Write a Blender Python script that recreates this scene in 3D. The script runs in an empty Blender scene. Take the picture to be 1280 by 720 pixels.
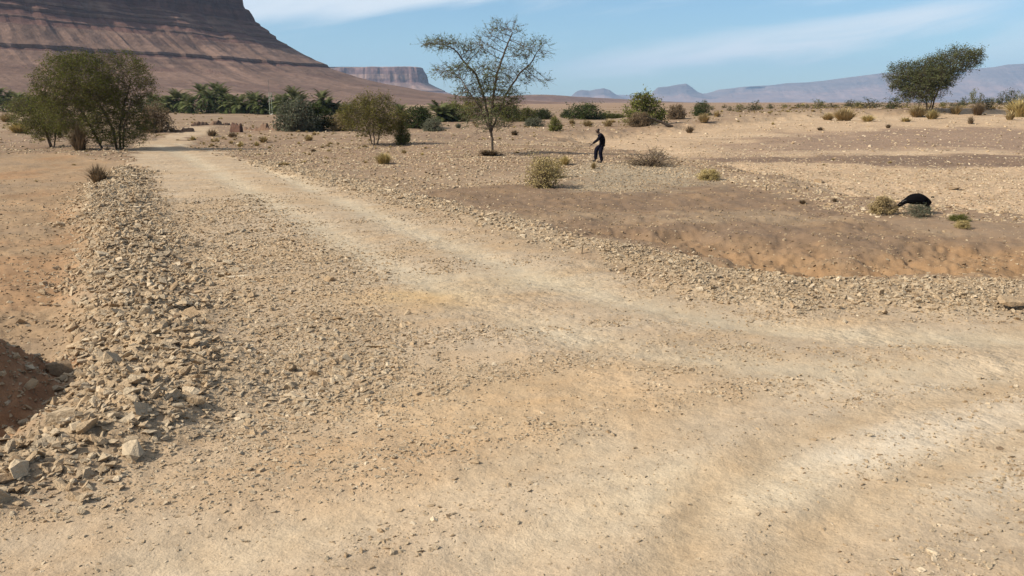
import bpy, bmesh, math, random
import numpy as np
from mathutils import Vector, Matrix, Euler

R = math.radians
SC = bpy.context.scene
COL = SC.collection
random.seed(7)
RNG = np.random.default_rng(7)

# ------------------------------------------------------------------ camera
F = 1100.0                       # focal length in photograph pixels (1280 wide)
CAM_H = 2.6
PITCH = math.atan(232.0 / F)
cd = bpy.data.cameras.new("camera")
cd.sensor_width = 36.0
cd.lens = 36.0 * F / 1280.0
cd.clip_start = 0.05
cd.clip_end = 60000.0
cam = bpy.data.objects.new("camera", cd)
cam.location = (0, 0, CAM_H)
cam.rotation_euler = (math.pi / 2 - PITCH, 0, 0)
COL.objects.link(cam)
SC.camera = cam

# ------------------------------------------------------------------ light
SUN_EL = 37.0
SUN_AZ = -110.0                   # clockwise from +Y: the sun stands to the left
sd_ = Vector((math.sin(R(SUN_AZ)) * math.cos(R(SUN_EL)), math.cos(R(SUN_AZ)) * math.cos(R(SUN_EL)), math.sin(R(SUN_EL))))
sun = bpy.data.lights.new("sun", 'SUN')
sun.energy = 5.0
sun.angle = R(0.53)
sun.color = (1.0, 0.93, 0.82)
so = bpy.data.objects.new("sun", sun)
so.rotation_euler = sd_.to_track_quat('Z', 'Y').to_euler()
so.location = (-30, 0, 40)
COL.objects.link(so)

SC.view_settings.view_transform = 'Standard'
SC.view_settings.look = 'None'
SC.view_settings.gamma = 1.0
SC.view_settings.exposure = 0.46
SC.view_settings.use_curve_mapping = False
SC.cycles.use_denoising = True
SC.cycles.volume_bounces = 0
SC.cycles.max_bounces = 6
SC.cycles.transparent_max_bounces = 8

W = bpy.data.worlds.new("World")
SC.world = W
W.use_nodes = True


class NT:
    """small helper for building node trees"""
    def __init__(s, tree):
        s.t = tree
        s.t.nodes.clear()

    def n(s, kind, **kw):
        nd = s.t.nodes.new(kind)
        for k, v in kw.items():
            setattr(nd, k, v)
        return nd

    def link(s, a, b):
        s.t.links.new(a, b)

    def put(s, sock, v):
        if isinstance(v, bpy.types.NodeSocket):
            s.t.links.new(v, sock)
        else:
            sock.default_value = v

    def math(s, op, a, b=None, c=None, clamp=False):
        nd = s.n('ShaderNodeMath', operation=op, use_clamp=clamp)
        s.put(nd.inputs[0], a)
        if b is not None:
            s.put(nd.inputs[1], b)
        if c is not None:
            s.put(nd.inputs[2], c)
        return nd.outputs[0]

    def ramp(s, v, a, b, lo=0.0, hi=1.0, smooth=True):
        nd = s.n('ShaderNodeMapRange', interpolation_type='SMOOTHSTEP' if smooth else 'LINEAR', clamp=True)
        s.put(nd.inputs['Value'], v)
        nd.inputs['From Min'].default_value = a
        nd.inputs['From Max'].default_value = b
        nd.inputs['To Min'].default_value = lo
        nd.inputs['To Max'].default_value = hi
        return nd.outputs['Result']

    def mixc(s, f, a, b, blend='MIX'):
        nd = s.n('ShaderNodeMix', data_type='RGBA', blend_type=blend)
        s.put(nd.inputs['Factor'], f)
        for k, v in ((6, a), (7, b)):
            if isinstance(v, bpy.types.NodeSocket):
                s.t.links.new(v, nd.inputs[k])
            else:
                nd.inputs[k].default_value = (v[0], v[1], v[2], 1)
        return nd.outputs[2]

    def noise(s, vec, scale, detail=4, rough=0.55, dist=0.0):
        nd = s.n('ShaderNodeTexNoise')
        s.put(nd.inputs['Vector'], vec)
        nd.inputs['Scale'].default_value = scale
        nd.inputs['Detail'].default_value = detail
        nd.inputs['Roughness'].default_value = rough
        nd.inputs['Distortion'].default_value = dist
        return nd.outputs['Fac']


def build_world():
    t = NT(W.node_tree)
    out = t.n('ShaderNodeOutputWorld')
    bg = t.n('ShaderNodeBackground')
    bg.inputs['Strength'].default_value = 0.08
    sky = t.n('ShaderNodeTexSky', sky_type='NISHITA')
    sky.sun_disc = False
    sky.sun_elevation = R(SUN_EL)
    sky.sun_rotation = R(SUN_AZ)
    sky.altitude = 900
    sky.air_density = 1.0
    sky.dust_density = 0.5
    sky.ozone_density = 2.0
    tc = t.n('ShaderNodeTexCoord')
    sp = t.n('ShaderNodeSeparateXYZ')
    t.link(tc.outputs['Generated'], sp.inputs[0])
    az = t.math('ARCTAN2', sp.outputs[0], sp.outputs[1])
    el = t.math('ARCSINE', sp.outputs[2])
    # thin streaks of high cloud, tilted a little against the horizon
    tilt = t.math('SUBTRACT', el, t.math('MULTIPLY', az, 0.135))
    cv = t.n('ShaderNodeCombineXYZ')
    t.link(t.math('MULTIPLY', az, 5.0), cv.inputs[0])
    t.link(t.math('MULTIPLY', tilt, 34.0), cv.inputs[1])
    n1 = t.noise(cv.outputs[0], 1.0, 6, 0.6, 0.6)
    cv2 = t.n('ShaderNodeCombineXYZ')
    t.link(t.math('MULTIPLY', az, 2.2), cv2.inputs[0])
    t.link(t.math('MULTIPLY', tilt, 9.0), cv2.inputs[1])
    n2 = t.noise(cv2.outputs[0], 1.3, 5, 0.6, 0.4)
    wob = t.math('MULTIPLY', t.math('SUBTRACT', n1, 0.5), 0.042)
    wt = t.math('ADD', tilt, wob)
    # sheet of cloud whose lower edge runs obliquely upward
    a1 = t.ramp(wt, R(6.0), R(7.3))
    a1 = t.math('MULTIPLY', a1, t.ramp(n2, 0.22, 0.60, 0.65, 1.0))
    a1 = t.math('MULTIPLY', a1, t.ramp(az, R(18), R(-2), 0.25, 1.0))
    # second, fainter streak under it
    d = t.math('ABSOLUTE', t.math('SUBTRACT', wt, R(1.35)))
    a2 = t.ramp(d, R(1.35), R(0.15))
    a2 = t.math('MULTIPLY', a2, t.ramp(az, R(-1), R(9)))
    a2 = t.math('MULTIPLY', a2, t.ramp(az, R(31), R(24)))
    a2 = t.math('MULTIPLY', a2, t.ramp(n1, 0.25, 0.6, 0.45, 0.95))
    # loose wisps over the rest of the sky
    a3 = t.math('MULTIPLY', t.ramp(n2, 0.5, 0.72), 0.45)
    fac = t.math('MAXIMUM', t.math('MAXIMUM', a1, a2), a3)
    fac = t.math('MULTIPLY', fac, t.ramp(el, R(0.2), R(2.5)))
    skyc = t.mixc(1.0, sky.outputs[0], (0.82, 1.02, 1.13), 'MULTIPLY')
    col = t.mixc(t.math('MULTIPLY', fac, 0.85), skyc, (9.2, 9.4, 9.6))
    t.link(col, bg.inputs['Color'])
    t.link(bg.outputs[0], out.inputs['Surface'])


build_world()

# ------------------------------------------------------------------ object helpers


def thing(name, label, cat, loc=(0, 0, 0), rotz=0.0, group=None):
    o = bpy.data.objects.new(name, None)
    o.empty_display_size = 0.3
    COL.objects.link(o)
    o.location = loc
    o.rotation_euler = (0, 0, rotz)
    o["label"] = label
    o["category"] = cat
    if group:
        o["group"] = group
    return o


def tag(o, label, cat, group=None):
    o["label"] = label
    o["category"] = cat
    if group:
        o["group"] = group
    return o


def mobj(name, me, mat=None, parent=None, kind=None):
    o = bpy.data.objects.new(name, me)
    COL.objects.link(o)
    if mat is not None:
        me.materials.clear()
        me.materials.append(mat)
    if parent is not None:
        o.parent = parent
    if kind:
        o["kind"] = kind
    return o


def copy_tree(src, loc, rotz, scale, label, group=None):
    c = src.copy()
    COL.objects.link(c)
    c.location = loc
    c.rotation_euler = (0, 0, rotz)
    c.scale = scale if hasattr(scale, '__len__') else (scale,) * 3
    c["label"] = label
    if group:
        c["group"] = group
    for ch in src.children:
        d = ch.copy()
        COL.objects.link(d)
        d.parent = c
        for g in ch.children:
            e = g.copy()
            COL.objects.link(e)
            e.parent = d
    return c


def mesh_np(name, V, faces_tri=None, faces_quad=None, smooth=False, attrs=None):
    """mesh from numpy arrays (triangles and/or quads)"""
    me = bpy.data.meshes.new(name)
    V = np.asarray(V, np.float32)
    me.vertices.add(len(V))
    me.vertices.foreach_set('co', V.ravel())
    loops, starts, n = [], [], 0
    if faces_tri is not None and len(faces_tri):
        ft = np.asarray(faces_tri, np.int32)
        loops.append(ft.ravel())
        starts.append(np.arange(len(ft)) * 3)
        n += len(ft) * 3
    if faces_quad is not None and len(faces_quad):
        fq = np.asarray(faces_quad, np.int32)
        loops.append(fq.ravel())
        starts.append(n + np.arange(len(fq)) * 4)
    L = np.concatenate(loops).astype(np.int32)
    S = np.concatenate(starts).astype(np.int32)
    me.loops.add(len(L))
    me.loops.foreach_set('vertex_index', L)
    me.polygons.add(len(S))
    me.polygons.foreach_set('loop_start', S)
    if smooth:
        me.polygons.foreach_set('use_smooth', np.ones(len(S), bool))
    for k, (typ, arr) in (attrs or {}).items():
        a = me.attributes.new(k, typ, 'POINT')
        a.data.foreach_set('color' if typ == 'FLOAT_COLOR' else 'value', np.asarray(arr, np.float32).ravel())
    me.update(calc_edges=True)
    return me


# ------------------------------------------------------------------ noise (numpy)


def _hash(ix, iy, seed):
    h = (ix.astype(np.uint64) * np.uint64(374761393) + iy.astype(np.uint64) * np.uint64(668265263) + np.uint64(seed * 2246822519 & 0xffffffff)) & np.uint64(0xffffffff)
    h = ((h ^ (h >> np.uint64(13))) * np.uint64(1274126177)) & np.uint64(0xffffffff)
    h = ((h ^ (h >> np.uint64(16))) * np.uint64(2654435761)) & np.uint64(0xffffffff)
    return (h ^ (h >> np.uint64(15))).astype(np.float64) / 4294967295.0


def vnoise(x, y, seed=0):
    x = np.asarray(x, float)
    y = np.asarray(y, float)
    fx, fy = np.floor(x), np.floor(y)
    ix, iy = (fx + 100000).astype(np.int64), (fy + 100000).astype(np.int64)
    u, v = x - fx, y - fy
    u = u * u * u * (u * (u * 6 - 15) + 10)
    v = v * v * v * (v * (v * 6 - 15) + 10)
    a, b = _hash(ix, iy, seed), _hash(ix + 1, iy, seed)
    c, d = _hash(ix, iy + 1, seed), _hash(ix + 1, iy + 1, seed)
    return (a * (1 - u) + b * u) * (1 - v) + (c * (1 - u) + d * u) * v


def fbm(x, y, octv=4, seed=0, gain=0.5, lac=2.03):
    s, amp, tot = 0.0, 1.0, 0.0
    for i in range(octv):
        s = s + amp * (vnoise(x, y, seed + i * 17) * 2 - 1)
        tot += amp
        x, y = x * lac + 13.7, y * lac + 5.1
        amp *= gain
    return s / tot


def sstep(a, b, x):
    t = np.clip((x - a) / (b - a), 0, 1)
    return t * t * (3 - 2 * t)


# ------------------------------------------------------------------ pixel -> world
CA, SA = math.cos(PITCH), math.sin(PITCH)


def ray(px, py):
    u, v = (px - 640.0) / F, (360.0 - py) / F
    return np.array([u, CA + v * SA, -SA + v * CA])


def G(px, py, z=0.0):
    """point of the level z that shows at photograph pixel px, py"""
    d = ray(px, py)
    t = (z - CAM_H) / d[2]
    return np.array([d[0] * t, d[1] * t])


def poly(pts, z=0.0):
    return np.array([G(px, py, z) for px, py in pts])


def sdist(P, x, y):
    """signed distance to a closed polygon, positive inside"""
    n = len(P)
    d2 = np.full(np.shape(x), 1e18)
    ins = np.zeros(np.shape(x), bool)
    for i in range(n):
        a, b = P[i], P[(i + 1) % n]
        ex, ey = b - a
        wx, wy = x - a[0], y - a[1]
        t = np.clip((wx * ex + wy * ey) / (ex * ex + ey * ey + 1e-12), 0, 1)
        d2 = np.minimum(d2, (wx - ex * t) ** 2 + (wy - ey * t) ** 2)
        c = (a[1] > y) != (b[1] > y)
        with np.errstate(divide='ignore', invalid='ignore'):
            xc = (b[0] - a[0]) * (y - a[1]) / (b[1] - a[1] + 1e-15) + a[0]
        ins ^= c & (x < xc)
    d = np.sqrt(d2)
    return np.where(ins, d, -d)


def ldist(P, x, y):
    """distance to an open polyline"""
    d2 = np.full(np.shape(x), 1e18)
    for i in range(len(P) - 1):
        a, b = P[i], P[i + 1]
        ex, ey = b - a
        wx, wy = x - a[0], y - a[1]
        t = np.clip((wx * ex + wy * ey) / (ex * ex + ey * ey + 1e-12), 0, 1)
        d2 = np.minimum(d2, (wx - ex * t) ** 2 + (wy - ey * t) ** 2)
    return np.sqrt(d2)


# ------------------------------------------------------------------ zones of the ground
ROAD = poly([(-900, 700), (-300, 690), (0, 640), (120, 600), (230, 530), (280, 480), (270, 410), (215, 330), (190, 260), (175, 215), (163, 190),
             (172, 180), (205, 171), (232, 163), (236, 158), (262, 158), (262, 164), (243, 172), (232, 180), (262, 188), (340, 212), (430, 237), (560, 276),
             (680, 312), (745, 332), (860, 360), (1000, 375), (1280, 392), (1900, 420), (2600, 700), (2600, 1500), (640, 2200), (-900, 1500)])
LBANK = poly([(150, 210), (118, 222), (96, 252), (124, 292), (106, 332), (120, 390), (92, 440), (78, 480), (60, 520), (40, 545), (0, 552), (-160, 570),
              (-160, 660), (0, 636), (120, 598), (225, 532), (278, 490), (268, 410), (222, 330), (192, 260), (178, 215)])
RRUB = poly([(738, 301), (820, 312), (900, 335), (1050, 349), (1280, 352), (1500, 350), (1500, 405), (1280, 396), (1000, 386), (860, 368), (762, 340)])
RSTRIPE = poly([(330, 204), (400, 222), (520, 252), (640, 284), (740, 312)])
BANK = poly([(560, 232), (690, 228), (760, 212), (880, 222), (960, 238), (1010, 250), (1080, 268), (1200, 291), (1290, 302), (1600, 330), (1600, 350), (1280, 350),
             (1050, 348), (900, 334), (820, 311), (740, 299), (640, 276), (520, 243)], 0.0)
ORANGE = poly([(770, 292), (860, 290), (960, 300), (1060, 318), (1120, 316), (1180, 300), (1290, 306), (1600, 335), (1600, 352), (1180, 350), (1050, 347), (930, 336), (850, 314)])
PEBB = poly([(700, 218), (735, 205), (800, 203), (860, 208), (905, 220), (880, 232), (800, 238), (730, 235)])
RIVER = poly([(700, 180), (860, 172), (1000, 166), (1280, 162), (1900, 160), (1900, 340), (1290, 302), (1200, 291), (1080, 268), (1000, 248), (950, 234), (890, 218),
              (840, 208), (760, 200)], -0.8)
RDARK = poly([(820, 202), (960, 201), (1080, 200), (1280, 200), (1900, 203), (1900, 224), (1280, 218), (1100, 215), (1000, 209), (900, 208)], -0.8)
BROWNF = poly([(880, 156), (1000, 152), (1120, 152), (1280, 151), (1700, 150), (1700, 163), (1280, 163.5), (1100, 163), (960, 166)], 0.9)
LFIELD = poly([(-1500, 195), (60, 192), (130, 198), (160, 200), (140, 212), (96, 252), (124, 292), (106, 332), (120, 390), (92, 440), (70, 490), (0, 552), (-300, 600), (-1500, 640)])
TRACK_A = poly([(196, 181), (236, 196), (300, 232), (380, 275), (450, 315), (530, 352), (640, 400), (800, 440), (1000, 462), (1280, 470), (1700, 470)])
TRACK_B = poly([(225, 180), (300, 196), (400, 240), (520, 290), (640, 335), (760, 372), (900, 402), (1100, 420), (1300, 425)])
TRACK_C = poly([(1700, 520), (1280, 520), (1130, 548), (960, 580), (820, 620), (600, 700), (420, 800)])
TRACK_D = poly([(1700, 470), (1280, 455), (1060, 480), (860, 520), (640, 585), (420, 650), (200, 720)])
TRACK_E = poly([(1500, 440), (1280, 478), (1100, 512), (960, 556), (880, 615), (835, 720), (820, 800)])
TRACK_F = poly([(1500, 500), (1280, 545), (1120, 600), (1020, 660), (960, 760)])
PATCH = poly([(330, 420), (400, 385), (470, 395), (520, 420), (510, 455), (440, 500), (360, 515), (300, 480)])
MOUND = (-5.46, 7.35)


def near(x, y):
    return np.hypot(x, y)


def masks(x, y):
    r = np.hypot(x, y)
    nz = fbm(x * 0.9, y * 0.9, 4, 3)
    nb = fbm(x * 0.25, y * 0.25, 3, 11)
    sc = np.clip(r / 14.0, 0.4, 4.0)
    m = {}
    m['road'] = sstep(-0.25, 0.3, sdist(ROAD, x, y) + nz * 0.35 * sc)
    m['lbank'] = sstep(-0.5, 0.6, sdist(LBANK, x, y) + nz * 0.5)
    m['rrub'] = sstep(-0.3, 0.5, sdist(RRUB, x, y) + nz * 0.6)
    sd = ldist(RSTRIPE, x, y)
    m['stripe'] = sstep(1.1, 0.3, sd + nz * 0.5)
    m['bank'] = sstep(-0.5, 0.6, sdist(BANK, x, y) + nz * 0.8)
    m['orange'] = sstep(-0.6, 0.9, sdist(ORANGE, x, y) + nz * 1.2)
    m['pebb'] = sstep(-1.2, 1.5, sdist(PEBB, x, y) + nz * 2.0)
    m['river'] = sstep(-2.2, 2.2, sdist(RIVER, x, y) + nz * 1.6 + nb * 1.0)
    m['rdark'] = sstep(-1.2, 1.4, sdist(RDARK, x, y) + nb * 2.4 + nz)
    m['lfield'] = sstep(-0.3, 0.5, sdist(LFIELD, x, y) + nz * 0.3)
    w = 0.42 + 0.02 * r
    m['ta'] = np.exp(-(ldist(TRACK_A, x, y) / 0.46) ** 2)
    m['tb'] = np.exp(-(ldist(TRACK_B, x, y) / 0.42) ** 2)
    m['tc'] = np.exp(-(ldist(TRACK_C, x, y) / 0.32) ** 2)
    m['td'] = np.exp(-(ldist(TRACK_D, x, y) / 0.36) ** 2)
    m['te'] = np.exp(-np.minimum(ldist(TRACK_E, x, y), ldist(TRACK_F, x, y)) ** 2 / 0.24 ** 2)
    m['tc'] = np.maximum(m['tc'], m['te'])
    mx, my = MOUND
    q = np.hypot((x - mx) / 1.0, (y - my) / 1.5) + nz * 0.10
    m['moundq'] = q
    m['mound'] = sstep(1.45, 1.15, q)
    return m


def height(x, y, micro=True, m=None):
    x = np.asarray(x, float)
    y = np.asarray(y, float)
    r = np.hypot(x, y)
    if m is None:
        m = masks(x, y)
    ux = x / np.maximum(y, 1.0)
    h = np.zeros_like(r)
    h += 1.75 * sstep(0.06, 0.36, ux) * sstep(50, 115, y) * (y > 0)
    h += sstep(150, 1500, r) * (2.1 - 1.75 * sstep(0.06, 0.36, ux) * (y > 0))
    h += -0.62 * m['river']
    h += -0.22 * m['lfield'] * sstep(70, 25, r)
    h += -0.10 * m['bank'] - 0.035 * m['orange']
    # a low crest of spoil along the far side of the brown bank
    h += 0.10 * m['bank'] * (1 - m['orange'])
    h += 0.13 * m['lbank'] * (0.4 + 1.2 * vnoise(x * .7, y * .7, 77)) + 0.06 * m['rrub'] + 0.05 * m['stripe'] * (1 - m['road'] * 0.5)
    h += -0.030 * (m['ta'] + m['tb']) * m['road'] - 0.02 * 1.5 * (m['tc'] + m['td']) * m['road']
    gl_ = 1 - np.abs(fbm(x * .9 + y * .35, y * .55 - x * .15, 4, 151)) * 2.2
    h -= (0.055 * m['orange'] + 0.02 * m['bank']) * sstep(.45, 1.0, gl_)
    # loose earth mound at the left edge
    q = m['moundq']
    mz = 0.98 * sstep(1.30, 0.38, q)
    h += mz
    if micro:
        nearw = sstep(90, 25, r)
        rough = 0.05 + 0.07 * m['lbank'] + 0.05 * m['rrub'] + 0.05 * m['orange'] + 0.04 * m['bank'] + 0.03 * m['stripe'] + 0.10 * m['mound'] + 0.05 * m['river'] + 0.03 * m['lfield']
        rough = rough * (1 - 0.45 * m['road'] * (1 - m['lbank']))
        h += rough * fbm(x * 1.3, y * 1.3, 5, 23, 0.55) * nearw
        h += (0.010 - 0.006 * m['road'] + 0.035 * m['lbank'] + 0.035 * m['orange'] + 0.05 * m['mound'] + 0.028 * m['bank'] + 0.02 * m['lfield']) * fbm(x * 7, y * 7, 3, 41, 0.6) * sstep(40, 12, r)
        h += 0.20 * fbm(x * 0.11, y * 0.11, 3, 5) * sstep(14, 45, r) * sstep(900, 150, r) * (1 - m['road'])
        h += 0.10 * fbm(x * 0.4, y * 0.4, 3, 51) * sstep(20, 50, r) * sstep(300, 150, r) * (1 - m['road'])
    return h


_T = np.concatenate([np.geomspace(3.0, 60, 260), np.geomspace(60.5, 2500, 240)])


def at(px, py):
    """where the ray through a photograph pixel meets the ground"""
    d = ray(px, py)
    X, Y, Z = d[0] * _T, d[1] * _T, CAM_H + d[2] * _T
    g = Z - height(X, Y)
    k = np.argmax(g < 0)
    if not (g < 0).any():
        k = len(_T) - 1
    a = g[k - 1] / (g[k - 1] - g[k] + 1e-9)
    t = _T[k - 1] + (_T[k] - _T[k - 1]) * min(max(a, 0), 1)
    x, y = d[0] * t, d[1] * t
    return Vector((x, y, float(height(np.array([x]), np.array([y]))[0])))


def hz(x, y):
    return float(height(np.array([x]), np.array([y]))[0])


# ------------------------------------------------------------------ materials


def principled(name, col=(0.5, 0.5, 0.5), rough=0.9, spec=0.2):
    m = bpy.data.materials.new(name)
    m.use_nodes = True
    t = NT(m.node_tree)
    out = t.n('ShaderNodeOutputMaterial')
    p = t.n('ShaderNodeBsdfPrincipled')
    p.inputs['Base Color'].default_value = (*col, 1)
    p.inputs['Roughness'].default_value = rough
    p.inputs['Specular IOR Level'].default_value = spec
    t.link(p.outputs[0], out.inputs['Surface'])
    return m, t, p


def attr(t, name, typ='GEOMETRY'):
    a = t.n('ShaderNodeAttribute', attribute_name=name, attribute_type=typ)
    return a


def mat_ground():
    m, t, p = principled("stony_earth", rough=0.95, spec=0.12)
    geo = t.n('ShaderNodeNewGeometry')
    pos = geo.outputs['Position']
    alb = attr(t, 'albedo').outputs['Color']
    grv = attr(t, 'gravel').outputs['Fac']
    n0 = t.noise(pos, 0.7, 5, 0.6)
    n1 = t.noise(pos, 5.0, 5, 0.65)
    n2 = t.noise(pos, 34.0, 4, 0.7)
    n3 = t.noise(pos, 75.0, 2, 0.6)
    vs, cols = [], []
    for sc_, w in ((6.0, 1.0), (17.0, 1.0), (48.0, 1.0)):
        v = t.n('ShaderNodeTexVoronoi', feature='F1', voronoi_dimensions='3D')
        t.link(pos, v.inputs['Vector'])
        v.inputs['Scale'].default_value = sc_
        v.inputs['Randomness'].default_value = 1.0
        sx = t.n('ShaderNodeSeparateColor')
        t.link(v.outputs['Color'], sx.inputs[0])
        vs.append(v.outputs['Distance'])
        cols.append(sx.outputs[0])
    f = t.math('ADD', t.ramp(n0, 0.25, 0.75, 0.91, 1.07), t.ramp(n1, 0.2, 0.8, -0.11, 0.11))
    f = t.math('ADD', f, t.ramp(n2, 0.2, 0.8, -0.12, 0.12))
    f = t.math('ADD', f, t.ramp(n3, 0.2, 0.8, -0.09, 0.09))
    for c, a in zip(cols, (0.20, 0.30, 0.26)):
        f = t.math('ADD', f, t.math('MULTIPLY', t.math('MULTIPLY', t.math('SUBTRACT', c, 0.5), a), grv))
    cc = t.n('ShaderNodeCombineColor')
    for i in range(3):
        t.link(f, cc.inputs[i])
    col = t.mixc(1.0, alb, cc.outputs[0], 'MULTIPLY')
    # pale and reddish grains
    warm = t.ramp(t.noise(pos, 2.1, 4, 0.6), 0.35, 0.7, 0.0, 0.35)
    col = t.mixc(warm, col, t.mixc(1.0, col, (1.10, 0.97, 0.82), 'MULTIPLY'))
    t.link(col, p.inputs['Base Color'])
    hgt = t.math('ADD', t.math('MULTIPLY', n1, 0.04), t.math('MULTIPLY', n2, 0.016))
    hgt = t.math('ADD', hgt, t.math('MULTIPLY', n3, 0.006))
    for d, a in zip(vs, (0.10, 0.050, 0.016)):
        hgt = t.math('ADD', hgt, t.math('MULTIPLY', t.math('MULTIPLY', t.math('SUBTRACT', 0.6, d), a), grv))
    b = t.n('ShaderNodeBump')
    b.inputs['Strength'].default_value = 0.55
    b.inputs['Distance'].default_value = 1.0
    t.link(hgt, b.inputs['Height'])
    t.link(b.outputs[0], p.inputs['Normal'])
    return m


def mat_stone():
    m, t, p = principled("limestone_chip", rough=0.92, spec=0.15)
    ti = attr(t, 'tint', 'INSTANCER').outputs['Fac']
    tcn = t.n('ShaderNodeTexCoord')
    pos = tcn.outputs['Object']
    base = t.n('ShaderNodeValToRGB')
    cr = base.color_ramp
    cr.elements[0].position = 0.0
    cr.elements[0].color = (0.20, 0.135, 0.080, 1)
    cr.elements[1].position = 1.0
    cr.elements[1].color = (0.60, 0.48, 0.33, 1)
    for q, c in ((0.25, (0.345, 0.240, 0.140)), (0.5, (0.425, 0.310, 0.190)), (0.72, (0.41, 0.325, 0.220)), (0.88, (0.50, 0.385, 0.25))):
        e = cr.elements.new(q)
        e.color = (*c, 1)
    t.link(ti, base.inputs[0])
    n1 = t.noise(pos, 3.0, 5, 0.65)
    n2 = t.noise(pos, 14.0, 4, 0.7)
    f = t.math('ADD', t.ramp(n1, 0.25, 0.75, 0.80, 1.10), t.ramp(n2, 0.25, 0.75, -0.12, 0.14))
    cc = t.n('ShaderNodeCombineColor')
    for i in range(3):
        t.link(f, cc.inputs[i])
    t.link(t.mixc(1.0, base.outputs[0], cc.outputs[0], 'MULTIPLY'), p.inputs['Base Color'])
    b = t.n('ShaderNodeBump')
    b.inputs['Strength'].default_value = 0.5
    b.inputs['Distance'].default_value = 0.12
    t.link(t.math('ADD', n1, t.math('MULTIPLY', n2, 0.4)), b.inputs['Height'])
    t.link(b.outputs[0], p.inputs['Normal'])
    return m


def mat_leaf(name, c1, c2, c3, trans=0.25):
    """leaves: colour varies from leaf to leaf with the mesh attribute tint"""
    m = bpy.data.materials.new(name)
    m.use_nodes = True
    t = NT(m.node_tree)
    out = t.n('ShaderNodeOutputMaterial')
    ti = attr(t, 'tint').outputs['Fac']
    rp = t.n('ShaderNodeValToRGB')
    rp.color_ramp.elements[0].color = (*c1, 1)
    rp.color_ramp.elements[1].color = (*c3, 1)
    e = rp.color_ramp.elements.new(0.5)
    e.color = (*c2, 1)
    t.link(ti, rp.inputs[0])
    oi = t.n('ShaderNodeObjectInfo')
    col = t.mixc(1.0, rp.outputs[0], (1, 1, 1), 'MULTIPLY')
    hs = t.n('ShaderNodeHueSaturation')
    t.link(col, hs.inputs['Color'])
    t.link(t.ramp(oi.outputs['Random'], 0, 1, 0.82, 1.18, False), hs.inputs['Value'])
    d = t.n('ShaderNodeBsdfDiffuse')
    tr = t.n('ShaderNodeBsdfTranslucent')
    t.link(hs.outputs[0], d.inputs['Color'])
    t.link(hs.outputs[0], tr.inputs['Color'])
    mx = t.n('ShaderNodeMixShader')
    mx.inputs[0].default_value = trans
    t.link(d.outputs[0], mx.inputs[1])
    t.link(tr.outputs[0], mx.inputs[2])
    t.link(mx.outputs[0], out.inputs['Surface'])
    return m


def mat_noise(name, c1, c2, scale=3.0, rough=0.9, bump=0.3, spec=0.2, dist=0.05, detail=5):
    m, t, p = principled(name, rough=rough, spec=spec)
    tcn = t.n('ShaderNodeTexCoord')
    n = t.noise(tcn.outputs['Object'], scale, detail, 0.65)
    n2 = t.noise(tcn.outputs['Object'], scale * 6, 3, 0.65)
    f = t.math('ADD', t.math('MULTIPLY', n, 0.7), t.math('MULTIPLY', n2, 0.3))
    t.link(t.mixc(t.ramp(f, 0.3, 0.7), c1, c2), p.inputs['Base Color'])
    b = t.n('ShaderNodeBump')
    b.inputs['Strength'].default_value = bump
    b.inputs['Distance'].default_value = dist
    t.link(f, b.inputs['Height'])
    t.link(b.outputs[0], p.inputs['Normal'])
    return m


def mat_rock(name, talus, ledge, cliff, bands, zs=1.0, nscale=0.02, cliff_dark=(0.5, 0.5, 0.5)):
    """layered hillside: rock colour by steepness and by stratum"""
    m, t, p = principled(name, rough=0.95, spec=0.1)
    geo = t.n('ShaderNodeNewGeometry')
    pos = geo.outputs['Position']
    sp = t.n('ShaderNodeSeparateXYZ')
    t.link(pos, sp.inputs[0])
    rk = attr(t, 'rock').outputs['Fac']
    n0 = t.noise(pos, nscale, 5, 0.6)
    n1 = t.noise(pos, nscale * 6, 5, 0.65)
    cz = t.n('ShaderNodeCombineXYZ')
    t.link(t.math('MULTIPLY', sp.outputs[0], 0.004 * zs), cz.inputs[0])
    t.link(t.math('MULTIPLY', sp.outputs[1], 0.004 * zs), cz.inputs[1])
    t.link(t.math('ADD', t.math('MULTIPLY', sp.outputs[2], bands), t.math('MULTIPLY', n0, 1.2)), cz.inputs[2])
    st = t.noise(cz.outputs[0], 1.0, 4, 0.7)
    cliffc = t.mixc(t.ramp(st, 0.38, 0.62), ledge, cliff)
    tal = t.mixc(t.ramp(n0, 0.3, 0.7), talus, tuple(0.74 * c for c in talus))
    scr = attr(t, 'scree').outputs['Fac']
    tal = t.mixc(t.ramp(scr, 0.05, 0.45, 0.0, 0.55), tal, tuple(min(.6, 1.32 * c) for c in talus))
    tal = t.mixc(t.ramp(scr, -0.05, -0.45, 0.0, 0.6), tal, tuple(0.66 * c for c in talus))
    tal = t.mixc(t.math('MULTIPLY', t.ramp(st, 0.50, 0.60), 0.45), tal, ledge)
    mixr = t.ramp(t.math('ADD', rk, t.math('MULTIPLY', t.math('SUBTRACT', n1, 0.5), 0.55)), 0.30, 0.62)
    col = t.mixc(mixr, tal, cliffc)
    v = t.ramp(n1, 0.25, 0.75, 0.80, 1.20)
    cc = t.n('ShaderNodeCombineColor')
    for i in range(3):
        t.link(v, cc.inputs[i])
    t.link(t.mixc(1.0, col, cc.outputs[0], 'MULTIPLY'), p.inputs['Base Color'])
    b = t.n('ShaderNodeBump')
    b.inputs['Strength'].default_value = 0.8
    b.inputs['Distance'].default_value = 0.12 / nscale * 0.4
    t.link(t.math('ADD', n1, t.math('MULTIPLY', t.math('MULTIPLY', st, mixr), 0.8)), b.inputs['Height'])
    t.link(b.outputs[0], p.inputs['Normal'])
    return m


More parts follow.
